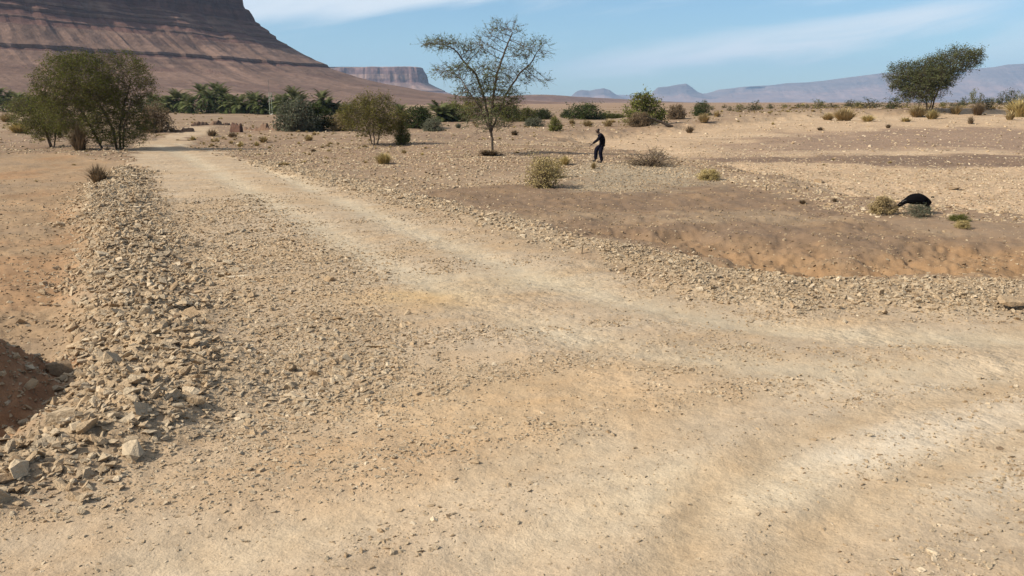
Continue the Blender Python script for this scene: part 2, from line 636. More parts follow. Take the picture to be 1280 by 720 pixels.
M_GROUND = mat_ground()
M_STONE = mat_stone()
M_BARK = mat_noise("grey_brown_bark", (0.07, 0.05, 0.035), (0.15, 0.115, 0.085), 6.0)
M_TWIG = mat_noise("dry_twig", (0.10, 0.07, 0.045), (0.21, 0.155, 0.10), 8.0)

# ------------------------------------------------------------------ the ground sheet


def build_ground():
    fine = np.radians(np.arange(-40, 40.0001, 0.112))
    coarse = np.radians(np.arange(44, 316.1, 4.0))
    ang = np.concatenate([fine, coarse])                       # clockwise from +Y, closed loop
    rr = np.concatenate([np.geomspace(2.2, 130, 600), np.geomspace(133, 700, 60), np.geomspace(740, 17000, 42)])
    na, nr = len(ang), len(rr)
    A, RR = np.meshgrid(ang, rr)
    X, Y = (np.sin(A) * RR).ravel(), (np.cos(A) * RR).ravel()
    r = np.hypot(X, Y)
    m = masks(X, Y)
    Z = height(X, Y, True, m)
    # ---- real colour of each kind of soil
    c = np.zeros((len(X), 3))
    al, ac = X * .92 + Y * .39, -X * .39 + Y * .92
    n_rd = fbm(al * .30, ac * 1.5, 5, 171, .55)
    n_rf = fbm(al * 1.6, ac * 5.5, 4, 181, .6)
    n_big = fbm(X * 0.05, Y * 0.05, 4, 61)
    n_mid = fbm(X * 0.35, Y * 0.35, 4, 71)
    n_sm = fbm(X * 1.7, Y * 1.7, 4, 81)
    plain = np.array([0.228, 0.160, 0.103])
    c[:] = plain

    def mix(mask, col):
        mk = np.clip(mask, 0, 1)[:, None]
        c[:] = c * (1 - mk) + np.array(col) * mk
    streak = fbm(X * 0.035, Y * 0.16, 4, 91)
    mix(sstep(0.0, 0.35, streak) * 0.7, (0.300, 0.218, 0.143))
    mix(sstep(0.05, 0.45, -streak) * 0.6, (0.215, 0.145, 0.092))
    mix(sstep(0.0, 0.4, n_mid) * sstep(25, 60, r) * 0.5, (0.20, 0.132, 0.086))
    mix(sstep(0.05, 0.4, fbm(X * .12, Y * .12, 4, 95)) * sstep(40, 80, r) * 0.5, (0.18, 0.122, 0.083))
    mix(sstep(250, 600, r) * 0.75, (0.25, 0.165, 0.105))
    mix(m['lfield'], (0.268, 0.183, 0.108))
    mix(m['lfield'] * sstep(-0.05, 0.4, n_mid) * 0.75, (0.270, 0.160, 0.084))
    mix(m['lfield'] * sstep(0.05, 0.45, -n_mid) * 0.65, (0.235, 0.168, 0.108))
    mix(m['river'], (0.385, 0.276, 0.176))
    mix(m['river'] * sstep(-0.1, 0.4, n_mid) * 0.6, (0.335, 0.240, 0.152))
    mix(m['river'] * sstep(0.1, 0.4, streak) * 0.5, (0.435, 0.325, 0.215))
    mix(m['rdark'] * 0.95, (0.165, 0.112, 0.078))
    mix(sstep(-3, 6, sdist(BROWNF, X, Y) + n_mid * 6 + n_big * 5) * .85, (0.205, 0.140, 0.098))
    mix(m['bank'], (0.178, 0.121, 0.078))
    mix(m['bank'] * sstep(-0.1, 0.5, n_sm) * 0.45, (0.215, 0.142, 0.080))
    mix(m['bank'] * sstep(0.15, 0.5, n_mid) * 0.45, (0.30, 0.225, 0.145))
    mix(m['orange'] * (0.55 + 0.4 * sstep(-0.3, 0.3, n_mid)), (0.250, 0.155, 0.082))
    mix(m['pebb'] * 0.8, (0.275, 0.225, 0.155))
    mix(m['road'], (0.345, 0.262, 0.175))
    mix(m['road'] * sstep(0.0, 0.35, n_rd) * 0.6, (0.365, 0.255, 0.148))
    mix(m['road'] * sstep(0.0, 0.35, -n_rd) * 0.6, (0.385, 0.300, 0.208))
    mix(m['road'] * sstep(0.1, 0.45, n_rf) * 0.30, (0.40, 0.312, 0.214))
    mix(m['road'] * sstep(0.1, 0.45, -n_rf) * 0.25, (0.29, 0.208, 0.130))
    tr = np.maximum(m['ta'], m['tb'])
    mix(m['road'] * tr * sstep(4.0, 9.0, r) * sstep(-0.7, 0.0, n_mid + 0.2) * 0.8, (0.405, 0.335, 0.235))
    mix(m['road'] * np.maximum(m['tc'], m['td']) * 0.85 * sstep(-0.6, 0.1, n_mid), (0.425, 0.335, 0.228))
    for (px, py, rad, colr, k) in ((520, 372, 0.55, (0.46, 0.315, 0.155), .8), (650, 490, 0.9, (0.43, 0.305, 0.178), .6), (1130, 560, 0.75, (0.47, 0.395, 0.295), .9),
                                   (900, 610, 0.7, (0.48, 0.39, 0.27), .75), (560, 520, .7, (0.43, 0.305, 0.178), .45), (1230, 510, .8, (0.46, 0.38, 0.28), .6),
                                   (760, 480, 0.8, (0.41, 0.285, 0.165), .45), (430, 570, .8, (0.42, .275, .15), .45), (640, 350, .7, (.42, .35, .24), .6)):
        g = G(px, py)
        mix(m['road'] * k * np.exp(-(((X - g[0]) / rad / 1.6) ** 2 + ((Y - g[1]) / rad) ** 2) - 1.0 * n_rd - .6 * n_rf), colr)
    mix(m['road'] * m['te'] * 0.75, (0.355, 0.260, 0.160))
    mix(m['lbank'] * 0.85, (0.30, 0.225, 0.142))
    mix(np.maximum(m['rrub'], m['stripe']) * 0.6, (0.34, 0.262, 0.170))
    mix(m['mound'], (0.235, 0.122, 0.062))
    c *= (1 + 0.10 * n_sm * (1 - .7 * m['road']) + 0.06 * n_big)[:, None]
    cl = sstep(-.35, .55, fbm(X * .8, Y * .8, 3, 131) + 0.35 * fbm(X * 3, Y * 3, 2, 133))
    grav = 0.10 + 0.35 * cl * m['road'] * sstep(4, 10, r) + 0.2 * sstep(20, 40, r) + 0.5 * m['lbank'] + 0.5 * m['rrub'] + 0.6 * m['pebb'] + 0.45 * m['river'] + 0.3 * m['stripe'] - 0.2 * m['bank'] - 0.1 * m['lfield']
    grav = np.clip(grav, 0.05, 1.0)
    V = np.stack([X, Y, Z], 1)
    idx = np.arange(na * nr).reshape(nr, na)
    nxt = np.roll(idx, -1, 1)
    q = np.stack([idx[:-1].ravel(), idx[1:].ravel(), nxt[1:].ravel(), nxt[:-1].ravel()], 1)
    # ---- which stretch of ground each face belongs to
    fm = lambda k: m[k][q].mean(1)
    zone = np.zeros(len(q), int)
    zone[fm('river') > 0.5] = 2
    zone[fm('bank') > 0.5] = 3
    zone[fm('road') > 0.5] = 1
    zone[np.maximum(fm('lbank'), fm('rrub')) > 0.5] = 4
    zone[fm('mound') > 0.5] = 5
    names = ('ground', 'dirt_road', 'dry_riverbed', 'earth_bank', 'rubble_bed', 'earth_mound')
    col4 = np.concatenate([np.clip(c, 0.02, 0.75), np.ones((len(c), 1))], 1)
    for z, nm in enumerate(names):
        f = q[zone == z]
        tri = None
        used, inv = np.unique(f.ravel(), return_inverse=True)
        VV, CC, GG = V[used], col4[used], grav[used]
        fq = inv.reshape(-1, 4)
        if z == 1:                                              # close the small round gap under the camera
            first = np.searchsorted(used, idx[0])
            VV = np.concatenate([VV, [[0, 0, hz(0, 0)]]])
            CC = np.concatenate([CC, [[0.385, 0.282, 0.172, 1]]])
            GG = np.concatenate([GG, [0.5]])
            ok = (first < len(used)) & (used[np.minimum(first, len(used) - 1)] == idx[0])
            tri = [(first[i], first[(i + 1) % na], len(VV) - 1) for i in range(na) if ok[i] and ok[(i + 1) % na]]
        me = mesh_np(nm, VV, tri, fq[:, ::-1], True, {'albedo': ('FLOAT_COLOR', CC), 'gravel': ('FLOAT', GG)})
        o = mobj(nm, me, M_GROUND, None, 'structure')


build_ground()

# ------------------------------------------------------------------ mountains


def smooth_line(pts, n):
    """resampled rounded polyline with outward normals (to the right of travel)"""
    P = np.array(pts, float)
    for _ in range(3):
        Q = [P[0]]
        for a, b in zip(P[:-1], P[1:]):
            Q += [a * 0.75 + b * 0.25, a * 0.25 + b * 0.75]
        Q.append(P[-1])
        P = np.array(Q)
    seg = np.hypot(*(P[1:, :2] - P[:-1, :2]).T)
    s = np.concatenate([[0], np.cumsum(seg)])
    t = np.linspace(0, s[-1], n)
    out = np.stack([np.interp(t, s, P[:, i]) for i in range(P.shape[1])], 1)
    tg = np.gradient(out[:, :2], axis=0)
    tg /= np.linalg.norm(tg, axis=1)[:, None] + 1e-9
    nrm = np.stack([tg[:, 1], -tg[:, 0]], 1)
    return out, nrm, t


def mesa(name, edge, prof, mat, n=420, amp=18.0, wav=60.0, gully=0.22, seed=1, zbase=0.0, sub=3, zrel=None):
    """edge: cliff-foot line (x, y[, height factor]); prof: (distance outward, height, rockiness)"""
    L, N, s = smooth_line(edge, n)
    k = L[:, 2] if L.shape[1] > 2 else np.ones(n)
    D, H, K = [], [], []
    for (d0, h0, k0), (d1, h1, k1) in zip(prof[:-1], prof[1:]):
        for j in range(sub):
            f = j / sub
            D.append(d0 + (d1 - d0) * f)
            H.append(h0 + (h1 - h0) * f)
            K.append(k0 if f < 0.99 else k1)
    D.append(prof[-1][0]); H.append(prof[-1][1]); K.append(prof[-1][2])
    D, H, K = np.array(D), np.array(H), np.array(K)
    S, DD = np.meshgrid(s, D)
    HH = np.repeat(H[:, None], n, 1)
    hmax = H.max()
    # spurs and gullies: the line of each height wanders in and out
    g = fbm(S / wav, DD * 0 + HH / hmax * 0.6, 5, seed, 0.55)
    g2 = fbm(S / (wav * 0.22), HH / hmax * 1.5, 4, seed + 9, 0.6)
    wv = sstep(D.max(), D.max() * 0.45, DD) * 0.9 + 0.1
    tilt_ = 1 + 0.35 * fbm(S / (wav * 2.5), DD * 0, 3, seed + 70)
    off = g * amp * wv * tilt_ + g2 * amp * gully * wv
    dist = np.maximum(DD + off, DD * 0 + D.min() - 200)
    XX = L[:, 0][None, :] + N[:, 0][None, :] * dist
    YY = L[:, 1][None, :] + N[:, 1][None, :] * dist
    ZZ = zbase + HH * k[None, :] + fbm(S / (wav * 0.3), DD / (wav * 0.3), 4, seed + 3) * 0.012 * hmax * sstep(0, 0.15 * hmax, HH)
    m = len(D)
    idx = np.arange(m * n).reshape(m, n)
    q = np.stack([idx[:-1, :-1].ravel(), idx[:-1, 1:].ravel(), idx[1:, 1:].ravel(), idx[1:, :-1].ravel()], 1)
    V = np.stack([XX.ravel(), YY.ravel(), ZZ.ravel()], 1)
    rk = np.repeat(K[:, None], n, 1)
    rk = rk + 0.25 * g2
    stk = fbm(S / (wav * .16) + DD / (wav * 1.2), DD / (wav * 2.2), 4, seed + 40, 0.6)
    rk = rk * (1 + 0.5 * g2) - 0.35 * sstep(0.0, 0.4, fbm(S / (wav * .5), DD / 40, 3, seed + 60)) * (HH < 0.62 * hmax)
    me = mesh_np(name, V, None, q, True, {'rock': ('FLOAT', rk.ravel()), 'scree': ('FLOAT', stk.ravel())})
    me.polygons.foreach_set('use_smooth', np.zeros(len(q), bool))
    me.update()
    return mobj(name, me, mat, None, 'structure')


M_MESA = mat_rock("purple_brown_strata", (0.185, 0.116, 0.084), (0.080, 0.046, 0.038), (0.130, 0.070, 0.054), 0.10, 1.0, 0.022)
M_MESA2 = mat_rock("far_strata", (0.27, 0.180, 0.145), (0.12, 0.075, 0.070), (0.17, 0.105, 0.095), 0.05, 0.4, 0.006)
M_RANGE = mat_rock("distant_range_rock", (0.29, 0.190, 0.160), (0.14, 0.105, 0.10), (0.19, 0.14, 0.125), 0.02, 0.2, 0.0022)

# great layered mesa on the left: the cliff foot runs away from the viewer to a corner, then turns back
mesa('mesa', [(-2600, 420, 1.28), (-1700, 480, 1.28), (-1000, 620, 1.25), (-700, 730, 1.22), (-520, 830, 1.16), (-400, 950, 1.07), (-318, 1060, 1.0), (-306, 1110, 1), (-335, 1180, 1), (-480, 1280, 1), (-900, 1500, 1), (-1600, 1900, 1)],
     [(-700, 146, .2), (-60, 144, .3), (-21, 141, 1), (-18, 127, 1), (-13, 125, .9), (-9, 110, 1), (-5, 108.5, .9), (0, 95, 1),
      (5, 92.5, .3), (6, 90, .8), (15, 85, .2), (16, 82.5, .9), (23, 79, .15), (24, 75.5, 1), (36, 69.5, .1), (37, 68, .7), (48, 62, .05), (60, 56, .05), (70, 51, .05), (84, 45.4, .08), (84.8, 42.4, .95),
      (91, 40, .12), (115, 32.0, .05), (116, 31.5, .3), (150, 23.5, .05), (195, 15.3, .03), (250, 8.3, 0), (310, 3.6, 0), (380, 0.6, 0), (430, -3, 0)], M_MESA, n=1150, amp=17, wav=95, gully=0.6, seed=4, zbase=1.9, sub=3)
# flat-topped mesa farther away
mesa('mesa', [(-2600, 3900, 1), (-1400, 3960, .90), (-900, 3990, .95), (-640, 3985, 1), (-420, 3990, 1.0), (-372, 4060, 1), (-420, 4300, 1), (-900, 5000, 1)],
     [(-900, 158, .2), (-30, 156, .2), (-20, 152, 1), (-8, 126, 1), (-6, 122, .4), (0, 88, 1), (6, 84, .4), (45, 66, .05), (80, 52, .1), (84, 47, .9), (110, 40, .1), (118, 33, .7), (180, 20, 0), (260, 8, 0), (330, 1, 0), (380, -6, 0)],
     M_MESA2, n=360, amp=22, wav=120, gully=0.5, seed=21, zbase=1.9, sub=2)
# low pinkish tableland right of the centre tree
mesa('hill', [(-700, 5900, 1), (100, 5800, .75), (260, 5780, 1), (470, 5800, 1.05), (560, 5900, .9), (500, 6300, .9)],
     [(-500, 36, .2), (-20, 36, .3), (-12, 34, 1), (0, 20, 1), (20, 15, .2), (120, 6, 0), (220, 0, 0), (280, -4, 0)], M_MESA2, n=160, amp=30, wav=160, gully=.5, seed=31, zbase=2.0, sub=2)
# small dark hillock in front of it
mesa('hill', [(-260, 2500, 0.3), (20, 2420, 1), (90, 2410, 1.1), (170, 2440, 0.8), (420, 2600, 0.25)],
     [(-160, 8, 0), (-40, 20, 0), (0, 20, .1), (50, 13, .1), (120, 5, 0), (190, 0, 0), (230, -3, 0)], M_MESA, n=120, amp=20, wav=70, gully=.5, seed=37, zbase=1.9, sub=2)


def ridge(name, dist, sky, mat, depth, n=400, amp=120, wav=500, seed=3, zbase=1.8, cliff=0.0):
    """a range of hills: sky = skyline as (photograph x, photograph y) at the given distance"""
    pts = []
    for px, py in sky:
        u = (px - 640.0) / F
        pts.append((u * dist, dist, (128.0 - py) / F * dist * math.hypot(1, 0)))
    P = np.array(pts)
    seg = np.concatenate([[0], np.cumsum(np.hypot(P[1:, 0] - P[:-1, 0], P[1:, 1] - P[:-1, 1]))])
    t = np.linspace(0, seg[-1], n)
    X, Y, Zt = (np.interp(t, seg, P[:, i]) for i in range(3))
    prof = [(1.0, 0.0, 0), (0.75, 0.25, 0), (0.42, 0.80, .2), (0.2, 0.97, .3), (0.0, 1.0, .8), (-0.04, .93 - cliff * .1, 1), (-0.08, 0.84 - cliff * .3, 1), (-0.16, 0.70 - cliff * .3, .6), (-0.3, 0.48 - cliff * .15, .2),
            (-0.45, 0.32, .3), (-0.6, 0.19, .1), (-0.8, 0.07, 0), (-1.0, -0.02, 0)]
    D = np.array([p[0] for p in prof]) * depth
    Fh = np.array([p[1] for p in prof])
    K = np.array([p[2] for p in prof])
    S, DD = np.meshgrid(t, D)
    FH = np.repeat(Fh[:, None], n, 1)
    g = fbm(S / wav, DD / depth * 0.8, 5, seed, 0.55)
    side = sstep(0.0, 0.25, 1 - np.abs(FH)) * sstep(-0.05, 0.1, FH)
    YY = Y[None, :] + DD + g * amp * side
    XX = X[None, :] + 0 * DD
    ZZ = zbase + FH * Zt[None, :] * (1 + 0.34 * g * side)
    m = len(D)
    idx = np.arange(m * n).reshape(m, n)
    q = np.stack([idx[:-1, :-1].ravel(), idx[1:, :-1].ravel(), idx[1:, 1:].ravel(), idx[:-1, 1:].ravel()], 1)
    me = mesh_np(name, np.stack([XX.ravel(), YY.ravel(), ZZ.ravel()], 1), None, q[:, ::-1], True, {'rock': ('FLOAT', np.repeat(K[:, None], n, 1).ravel())})
    return mobj(name, me, mat, None, 'structure')


ridge('mountain', 12500, [(770, 127), (800, 121), (880, 117), (900, 112), (925, 109), (955, 107.5), (975, 105), (1000, 104), (1020, 102), (1050, 98), (1075, 95), (1090, 93), (1120, 92), (1150, 91),
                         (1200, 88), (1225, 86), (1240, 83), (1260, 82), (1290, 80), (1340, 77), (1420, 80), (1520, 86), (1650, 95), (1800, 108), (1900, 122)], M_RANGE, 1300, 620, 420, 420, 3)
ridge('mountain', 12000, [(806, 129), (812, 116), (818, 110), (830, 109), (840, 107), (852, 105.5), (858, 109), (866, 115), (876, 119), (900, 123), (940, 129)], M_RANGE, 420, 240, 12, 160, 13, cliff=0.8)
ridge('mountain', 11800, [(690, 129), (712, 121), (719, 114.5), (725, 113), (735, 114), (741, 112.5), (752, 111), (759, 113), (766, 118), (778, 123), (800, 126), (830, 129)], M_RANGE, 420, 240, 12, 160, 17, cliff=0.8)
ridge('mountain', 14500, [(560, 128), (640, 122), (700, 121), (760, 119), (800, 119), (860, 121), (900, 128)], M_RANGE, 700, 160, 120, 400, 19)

# ------------------------------------------------------------------ air
def build_haze():
    hx, y0, y1, z0, z1 = 17500, -17500, 17500, -4.0, 760.0
    bm = bmesh.new()
    bmesh.ops.create_cube(bm, size=1.0)
    for v in bm.verts:
        v.co = Vector((v.co.x * 2 * hx, (v.co.y + 0.5) * (y1 - y0) + y0, (v.co.z + 0.5) * (z1 - z0) + z0))
    me = bpy.data.meshes.new('haze')
    bm.to_mesh(me)
    bm.free()
    m = bpy.data.materials.new('air')
    m.use_nodes = True
    t = NT(m.node_tree)
    out = t.n('ShaderNodeOutputMaterial')
    v = t.n('ShaderNodeVolumePrincipled')
    v.inputs['Color'].default_value = (0.45, 0.69, 1.0, 1)
    v.inputs['Density'].default_value = 6.2e-5
    v.inputs['Anisotropy'].default_value = 0.1
    t.link(v.outputs[0], out.inputs['Volume'])
    mobj('haze', me, m, None, 'stuff')


build_haze()

# ------------------------------------------------------------------ plants
def tubes(P0, P1, R0, R1, k):
    """separate k-sided tapered prisms P0->P1"""
    P0, P1 = np.asarray(P0, float), np.asarray(P1, float)
    n = len(P0)
    if n == 0:
        return np.zeros((0, 3)), np.zeros((0, 4), int)
    ax = P1 - P0
    ax /= np.linalg.norm(ax, axis=1)[:, None] + 1e-9
    ref = np.where(np.abs(ax[:, 2:3]) > 0.9, np.array([[1.0, 0, 0]]), np.array([[0, 0, 1.0]]))
    u = np.cross(ax, ref)
    u /= np.linalg.norm(u, axis=1)[:, None] + 1e-9
    w = np.cross(ax, u)
    a = np.arange(k) * 2 * math.pi / k
    ring = np.cos(a)[None, :, None] * u[:, None, :] + np.sin(a)[None, :, None] * w[:, None, :]
    V = np.concatenate([P0[:, None, :] + ring * np.asarray(R0)[:, None, None], P1[:, None, :] + ring * np.asarray(R1)[:, None, None]], 1)
    base = (np.arange(n) * 2 * k)[:, None]
    j = np.arange(k)
    jn = (j + 1) % k
    q = np.stack([base + j, base + jn, base + k + jn, base + k + j], 2)
    return V.reshape(-1, 3), q.reshape(-1, 4)


def leaves(C, size, rng, flat=0.3, aspect=2.2):
    """small pointed leaf blades (two triangles each) at the points C"""
    n = len(C)
    d = rng.normal(size=(n, 3))
    d[:, 2] = d[:, 2] * flat + 0.1
    d /= np.linalg.norm(d, axis=1)[:, None]
    e = rng.normal(size=(n, 3))
    e -= d * (e * d).sum(1)[:, None]
    e /= np.linalg.norm(e, axis=1)[:, None] + 1e-9
    L = (size * rng.uniform(0.6, 1.4, n))[:, None]
    V = np.stack([C - d * L * 0.5, C + e * L / aspect * 0.5, C + d * L * 0.5, C - e * L / aspect * 0.5], 1).reshape(-1, 3)
    return V, np.arange(n * 4).reshape(-1, 4)


def colonize(trunks, A, step, infl, kill, iters=140, rng=RNG):
    """grow branches from the trunk polylines towards the points A"""
    nodes, par = [], []
    for poly_ in trunks:
        prev = -1
        for i, p in enumerate(poly_):
            p = np.array(p, float)
            if i > 0 and prev >= 0:
                q = nodes[prev]
                k = max(1, int(np.linalg.norm(p - q) / step))
                for j in range(1, k + 1):
                    nodes.append(q + (p - q) * j / k + rng.normal(size=3) * step * 0.06)
                    par.append(prev if j == 1 else len(nodes) - 2)
                prev = len(nodes) - 1
            else:
                nodes.append(p)
                par.append(-1)
                prev = len(nodes) - 1
    nodes = np.array(nodes)
    par = list(par)
    near_d = np.full(len(A), 1e9)
    near_i = np.zeros(len(A), int)
    new = np.arange(len(nodes))
    alive = np.ones(len(A), bool)
    for it in range(iters):
        d = np.linalg.norm(A[:, None, :] - nodes[None, new, :], axis=2)
        b = d.argmin(1)
        bd = d[np.arange(len(A)), b]
        upd = bd < near_d
        near_d[upd] = bd[upd]
        near_i[upd] = new[b[upd]]
        alive &= near_d > kill
        act = alive & (near_d < infl)
        if not act.any():
            break
        ids = np.unique(near_i[act])
        add, pp = [], []
        dirs = A[act] - nodes[near_i[act]]
        dirs /= np.linalg.norm(dirs, axis=1)[:, None] + 1e-9
        acc = np.zeros((len(nodes), 3))
        np.add.at(acc, near_i[act], dirs)
        for i in ids:
            v = acc[i] + rng.normal(size=3) * 0.25
            v /= np.linalg.norm(v) + 1e-9
            add.append(nodes[i] + v * step * rng.uniform(0.8, 1.15))
            pp.append(i)
        new = np.arange(len(nodes), len(nodes) + len(add))
        nodes = np.concatenate([nodes, np.array(add)])
        par += pp
    return nodes, np.array(par)


def in_ellipsoids(E, n, rng, hollow=0.0):
    out = []
    vol = np.array([e[3] * e[4] * e[5] for e in E]) ** 0.8
    cnt = (n * vol / vol.sum()).astype(int) + 1
    for e, c in zip(E, cnt):
        v = rng.normal(size=(c, 3))
        v /= np.linalg.norm(v, axis=1)[:, None]
        v *= (hollow + (1 - hollow) * rng.uniform(0, 1, c) ** (1 / 2.4))[:, None]
        out.append(np.array(e[:3]) + v * np.array(e[3:6]))
    return np.concatenate(out)


def tree_meshes(name, trunks, E, nattr, step, rng, tip=0.006, trunk_r=0.12, leaf=(0.07, 4, 0.10), leaf_prob=1.0, infl=None, expo=2.3, hollow=0.0, maxr_leaf=None, fall=0.0, kill=1.25, twigs=3, tlen=1.8, clump=1.6):
    A = in_ellipsoids(E, nattr, rng, hollow)
    A = A[A[:, 2] > 0.25]
    nd, par = colonize(trunks, A, step, infl or step * 14, step * kill, rng=rng)
    n = len(nd)
    acc = np.zeros(n)
    ch = np.zeros(n, int)
    for i in range(n - 1, 0, -1):
        if ch[i] == 0:
            acc[i] = tip ** expo
        if par[i] >= 0:
            acc[par[i]] += acc[i]
            ch[par[i]] += 1
    rad = np.maximum(acc, tip ** expo) ** (1 / expo)
    rad *= min(1.0, trunk_r / rad.max()) if rad.max() > trunk_r else 1.0
    rad = np.maximum(rad, tip * 0.7)
    k = np.where(par >= 0)[0]
    big = k[rad[k] > 0.028]
    sml = k[rad[k] <= 0.028]
    V1, q1 = tubes(nd[par[big]], nd[big], np.minimum(rad[par[big]], rad[big] * 1.35), rad[big], 6)
    V2, q2 = tubes(nd[par[sml]], nd[sml], np.minimum(rad[par[sml]], rad[sml] * 1.3), rad[sml], 3)
    tips = k[rad[k] < (maxr_leaf or tip * 2.6)]
    # short side twigs carry the leaves
    tw0 = np.repeat(tips, twigs)
    dv = rng.normal(size=(len(tw0), 3))
    dv[:, 2] += 0.35
    dv /= np.linalg.norm(dv, axis=1)[:, None]
    od = nd[tw0] - nd[np.maximum(par[tw0], 0)]
    od /= np.linalg.norm(od, axis=1)[:, None] + 1e-9
    dv = dv + od * 0.8
    tw1 = nd[tw0] + dv * (step * tlen * rng.uniform(.4, 1.0, len(tw0)))[:, None]
    V3, q3 = tubes(nd[tw0], tw1, np.full(len(tw0), tip * .7), np.full(len(tw0), tip * .3), 3)
    wood = mesh_np(name + '_wood', np.concatenate([V1, V2, V3]), None, np.concatenate([q1, q2 + len(V1), q3 + len(V1) + len(V2)]), True)
    print(name, 'nodes', n, 'tips', len(tips))
    # foliage comes in clumps with gaps between them
    cl = fbm(tw1[:, 0] * 1.1 + 7, tw1[:, 2] * 1.3 + tw1[:, 1] * 0.7, 3, int(rng.integers(1000)))
    keep = rng.uniform(0, 1, len(tw0)) < leaf_prob * np.clip(0.9 + cl * clump, 0.15, 1.0)
    C = np.repeat(nd[tw0[keep]], leaf[1], 0)
    C = C + (np.repeat(tw1[keep], leaf[1], 0) - C) * rng.uniform(0.2, 1.05, len(C))[:, None]
    C = C + rng.normal(size=C.shape) * leaf[2] * np.array([1, 1, 0.8])
    C[:, 2] -= fall * rng.uniform(0, 1, len(C)) ** 2
    LV, lq = leaves(C, leaf[0], rng)
    tint = np.clip(0.5 + 0.5 * fbm(C[:, 0] * 1.4, C[:, 2] * 1.4 + C[:, 1], 3, 77) + rng.normal(size=len(C)) * 0.18, 0, 1)
    crown = mesh_np(name + '_crown', LV, None, lq, False, {'tint': ('FLOAT', np.repeat(tint, 4))})
    return wood, crown


def pix(px, py, base, dist):
    """metres right / up of a tree's base for photograph offsets"""
    return (px / F * dist, py / F * dist)


def make_tree(name, label, cat, base_px, crown_px, trunks_px, leafmat, nattr=900, step=0.17, seed=1, depth=0.8, woodmat=None, group=None, **kw):
    """crown_px: ellipses (x, y, rx, ry) in the photograph; they get their depth from rx"""
    rng = np.random.default_rng(seed)
    b = at(*base_px)
    D = b.length if b.z == 0 else math.hypot(b.x, b.y)
    sc = D / F
    E = []
    for (cx, cy, rx, ry, *dy) in crown_px:
        E.append(((cx - base_px[0]) * sc, (dy[0] if dy else 0.0), (base_px[1] - cy) * sc, rx * sc, rx * sc * depth, ry * sc))
    T = []
    for tr in trunks_px:
        T.append([((x - base_px[0]) * sc, (d[0] if d else 0.0), (base_px[1] - y) * sc - (0.12 if i == 0 else 0)) for i, (x, y, *d) in enumerate(tr)])
    w, c = tree_meshes(name, T, E, nattr, step, rng, **kw)
    t = thing(name, label, cat, b, 0, group)
    mobj('trunk', w, woodmat or M_BARK, t)
    mobj('crown', c, leafmat, t)
    return t


L_OLIVE = mat_leaf('olive_leaf', (0.068, 0.078, 0.020), (0.120, 0.126, 0.034), (0.195, 0.186, 0.060))
L_ACACIA = mat_leaf('acacia_leaf', (0.052, 0.060, 0.024), (0.088, 0.095, 0.040), (0.135, 0.138, 0.064))
L_FEATHER = mat_leaf('feathery_leaf', (0.075, 0.092, 0.036), (0.125, 0.142, 0.060), (0.185, 0.198, 0.095), .3)
L_YELLOW = mat_leaf('yellow_green_leaf', (0.085, 0.085, 0.022), (0.140, 0.128, 0.034), (0.205, 0.180, 0.055))
L_GREY = mat_leaf('grey_green_leaf', (0.062, 0.070, 0.045), (0.110, 0.115, 0.075), (0.160, 0.160, 0.108))
L_DARK = mat_leaf('dark_green_leaf', (0.028, 0.040, 0.014), (0.050, 0.066, 0.024), (0.085, 0.095, 0.038))
L_PALM = mat_leaf('palm_frond', (0.048, 0.060, 0.020), (0.085, 0.100, 0.036), (0.165, 0.168, 0.078))
L_GREEN = mat_leaf('fresh_green_leaf', (0.036, 0.055, 0.018), (0.064, 0.090, 0.032), (0.105, 0.130, 0.050))
L_BROWN = mat_leaf('withered_leaf', (0.110, 0.075, 0.045), (0.175, 0.125, 0.075), (0.250, 0.185, 0.115))
L_STRAW = mat_leaf('straw_blade', (0.22, 0.16, 0.075), (0.33, 0.245, 0.12), (0.46, 0.36, 0.19), 0.2)
L_TUFT = mat_leaf('yellow_tuft_blade', (0.27, 0.205, 0.080), (0.40, 0.312, 0.135), (0.53, 0.425, 0.21), 0.2)

# the sparse acacia in the middle
make_tree('acacia_tree', 'tall sparse acacia with bare twigs showing sky, standing alone at the centre of the plain', 'tree', (616, 193),
          [(556, 61, 30, 8), (588, 68, 22, 13, .4), (572, 94, 30, 12, -.3), (610, 60, 15, 18, -.3), (632, 45, 22, 13, .2), (650, 68, 18, 15, -.4), (672, 66, 16, 14, .3), (677, 104, 14, 5), (650, 97, 22, 13, .6), (618, 97, 26, 18, -.5),
           (598, 122, 30, 18, .3), (632, 124, 24, 16, -.4), (592, 146, 20, 12, .2), (640, 142, 16, 11), (612, 150, 18, 14, -.5), (596, 166, 8, 6), (632, 160, 10, 7)],
          [[(616, 193), (615, 175), (613, 160), (606, 126, .2), (596, 97, .4), (578, 78, .4)], [(613, 160), (617, 126, -.2), (622, 95, -.3), (632, 68, -.1), (640, 48)],
           [(614, 163), (632, 122, .3), (648, 97, .6), (664, 82, .8)], [(614, 165), (602, 138, -.5), (586, 114, -.9)]],
          L_FEATHER, nattr=2300, step=0.15, seed=5, depth=0.75, tip=0.0075, trunk_r=0.125, kill=1.1, leaf=(0.07, 8, 0.035), leaf_prob=0.66, infl=2.6, hollow=0.0, twigs=3, tlen=2.6, clump=2.4)
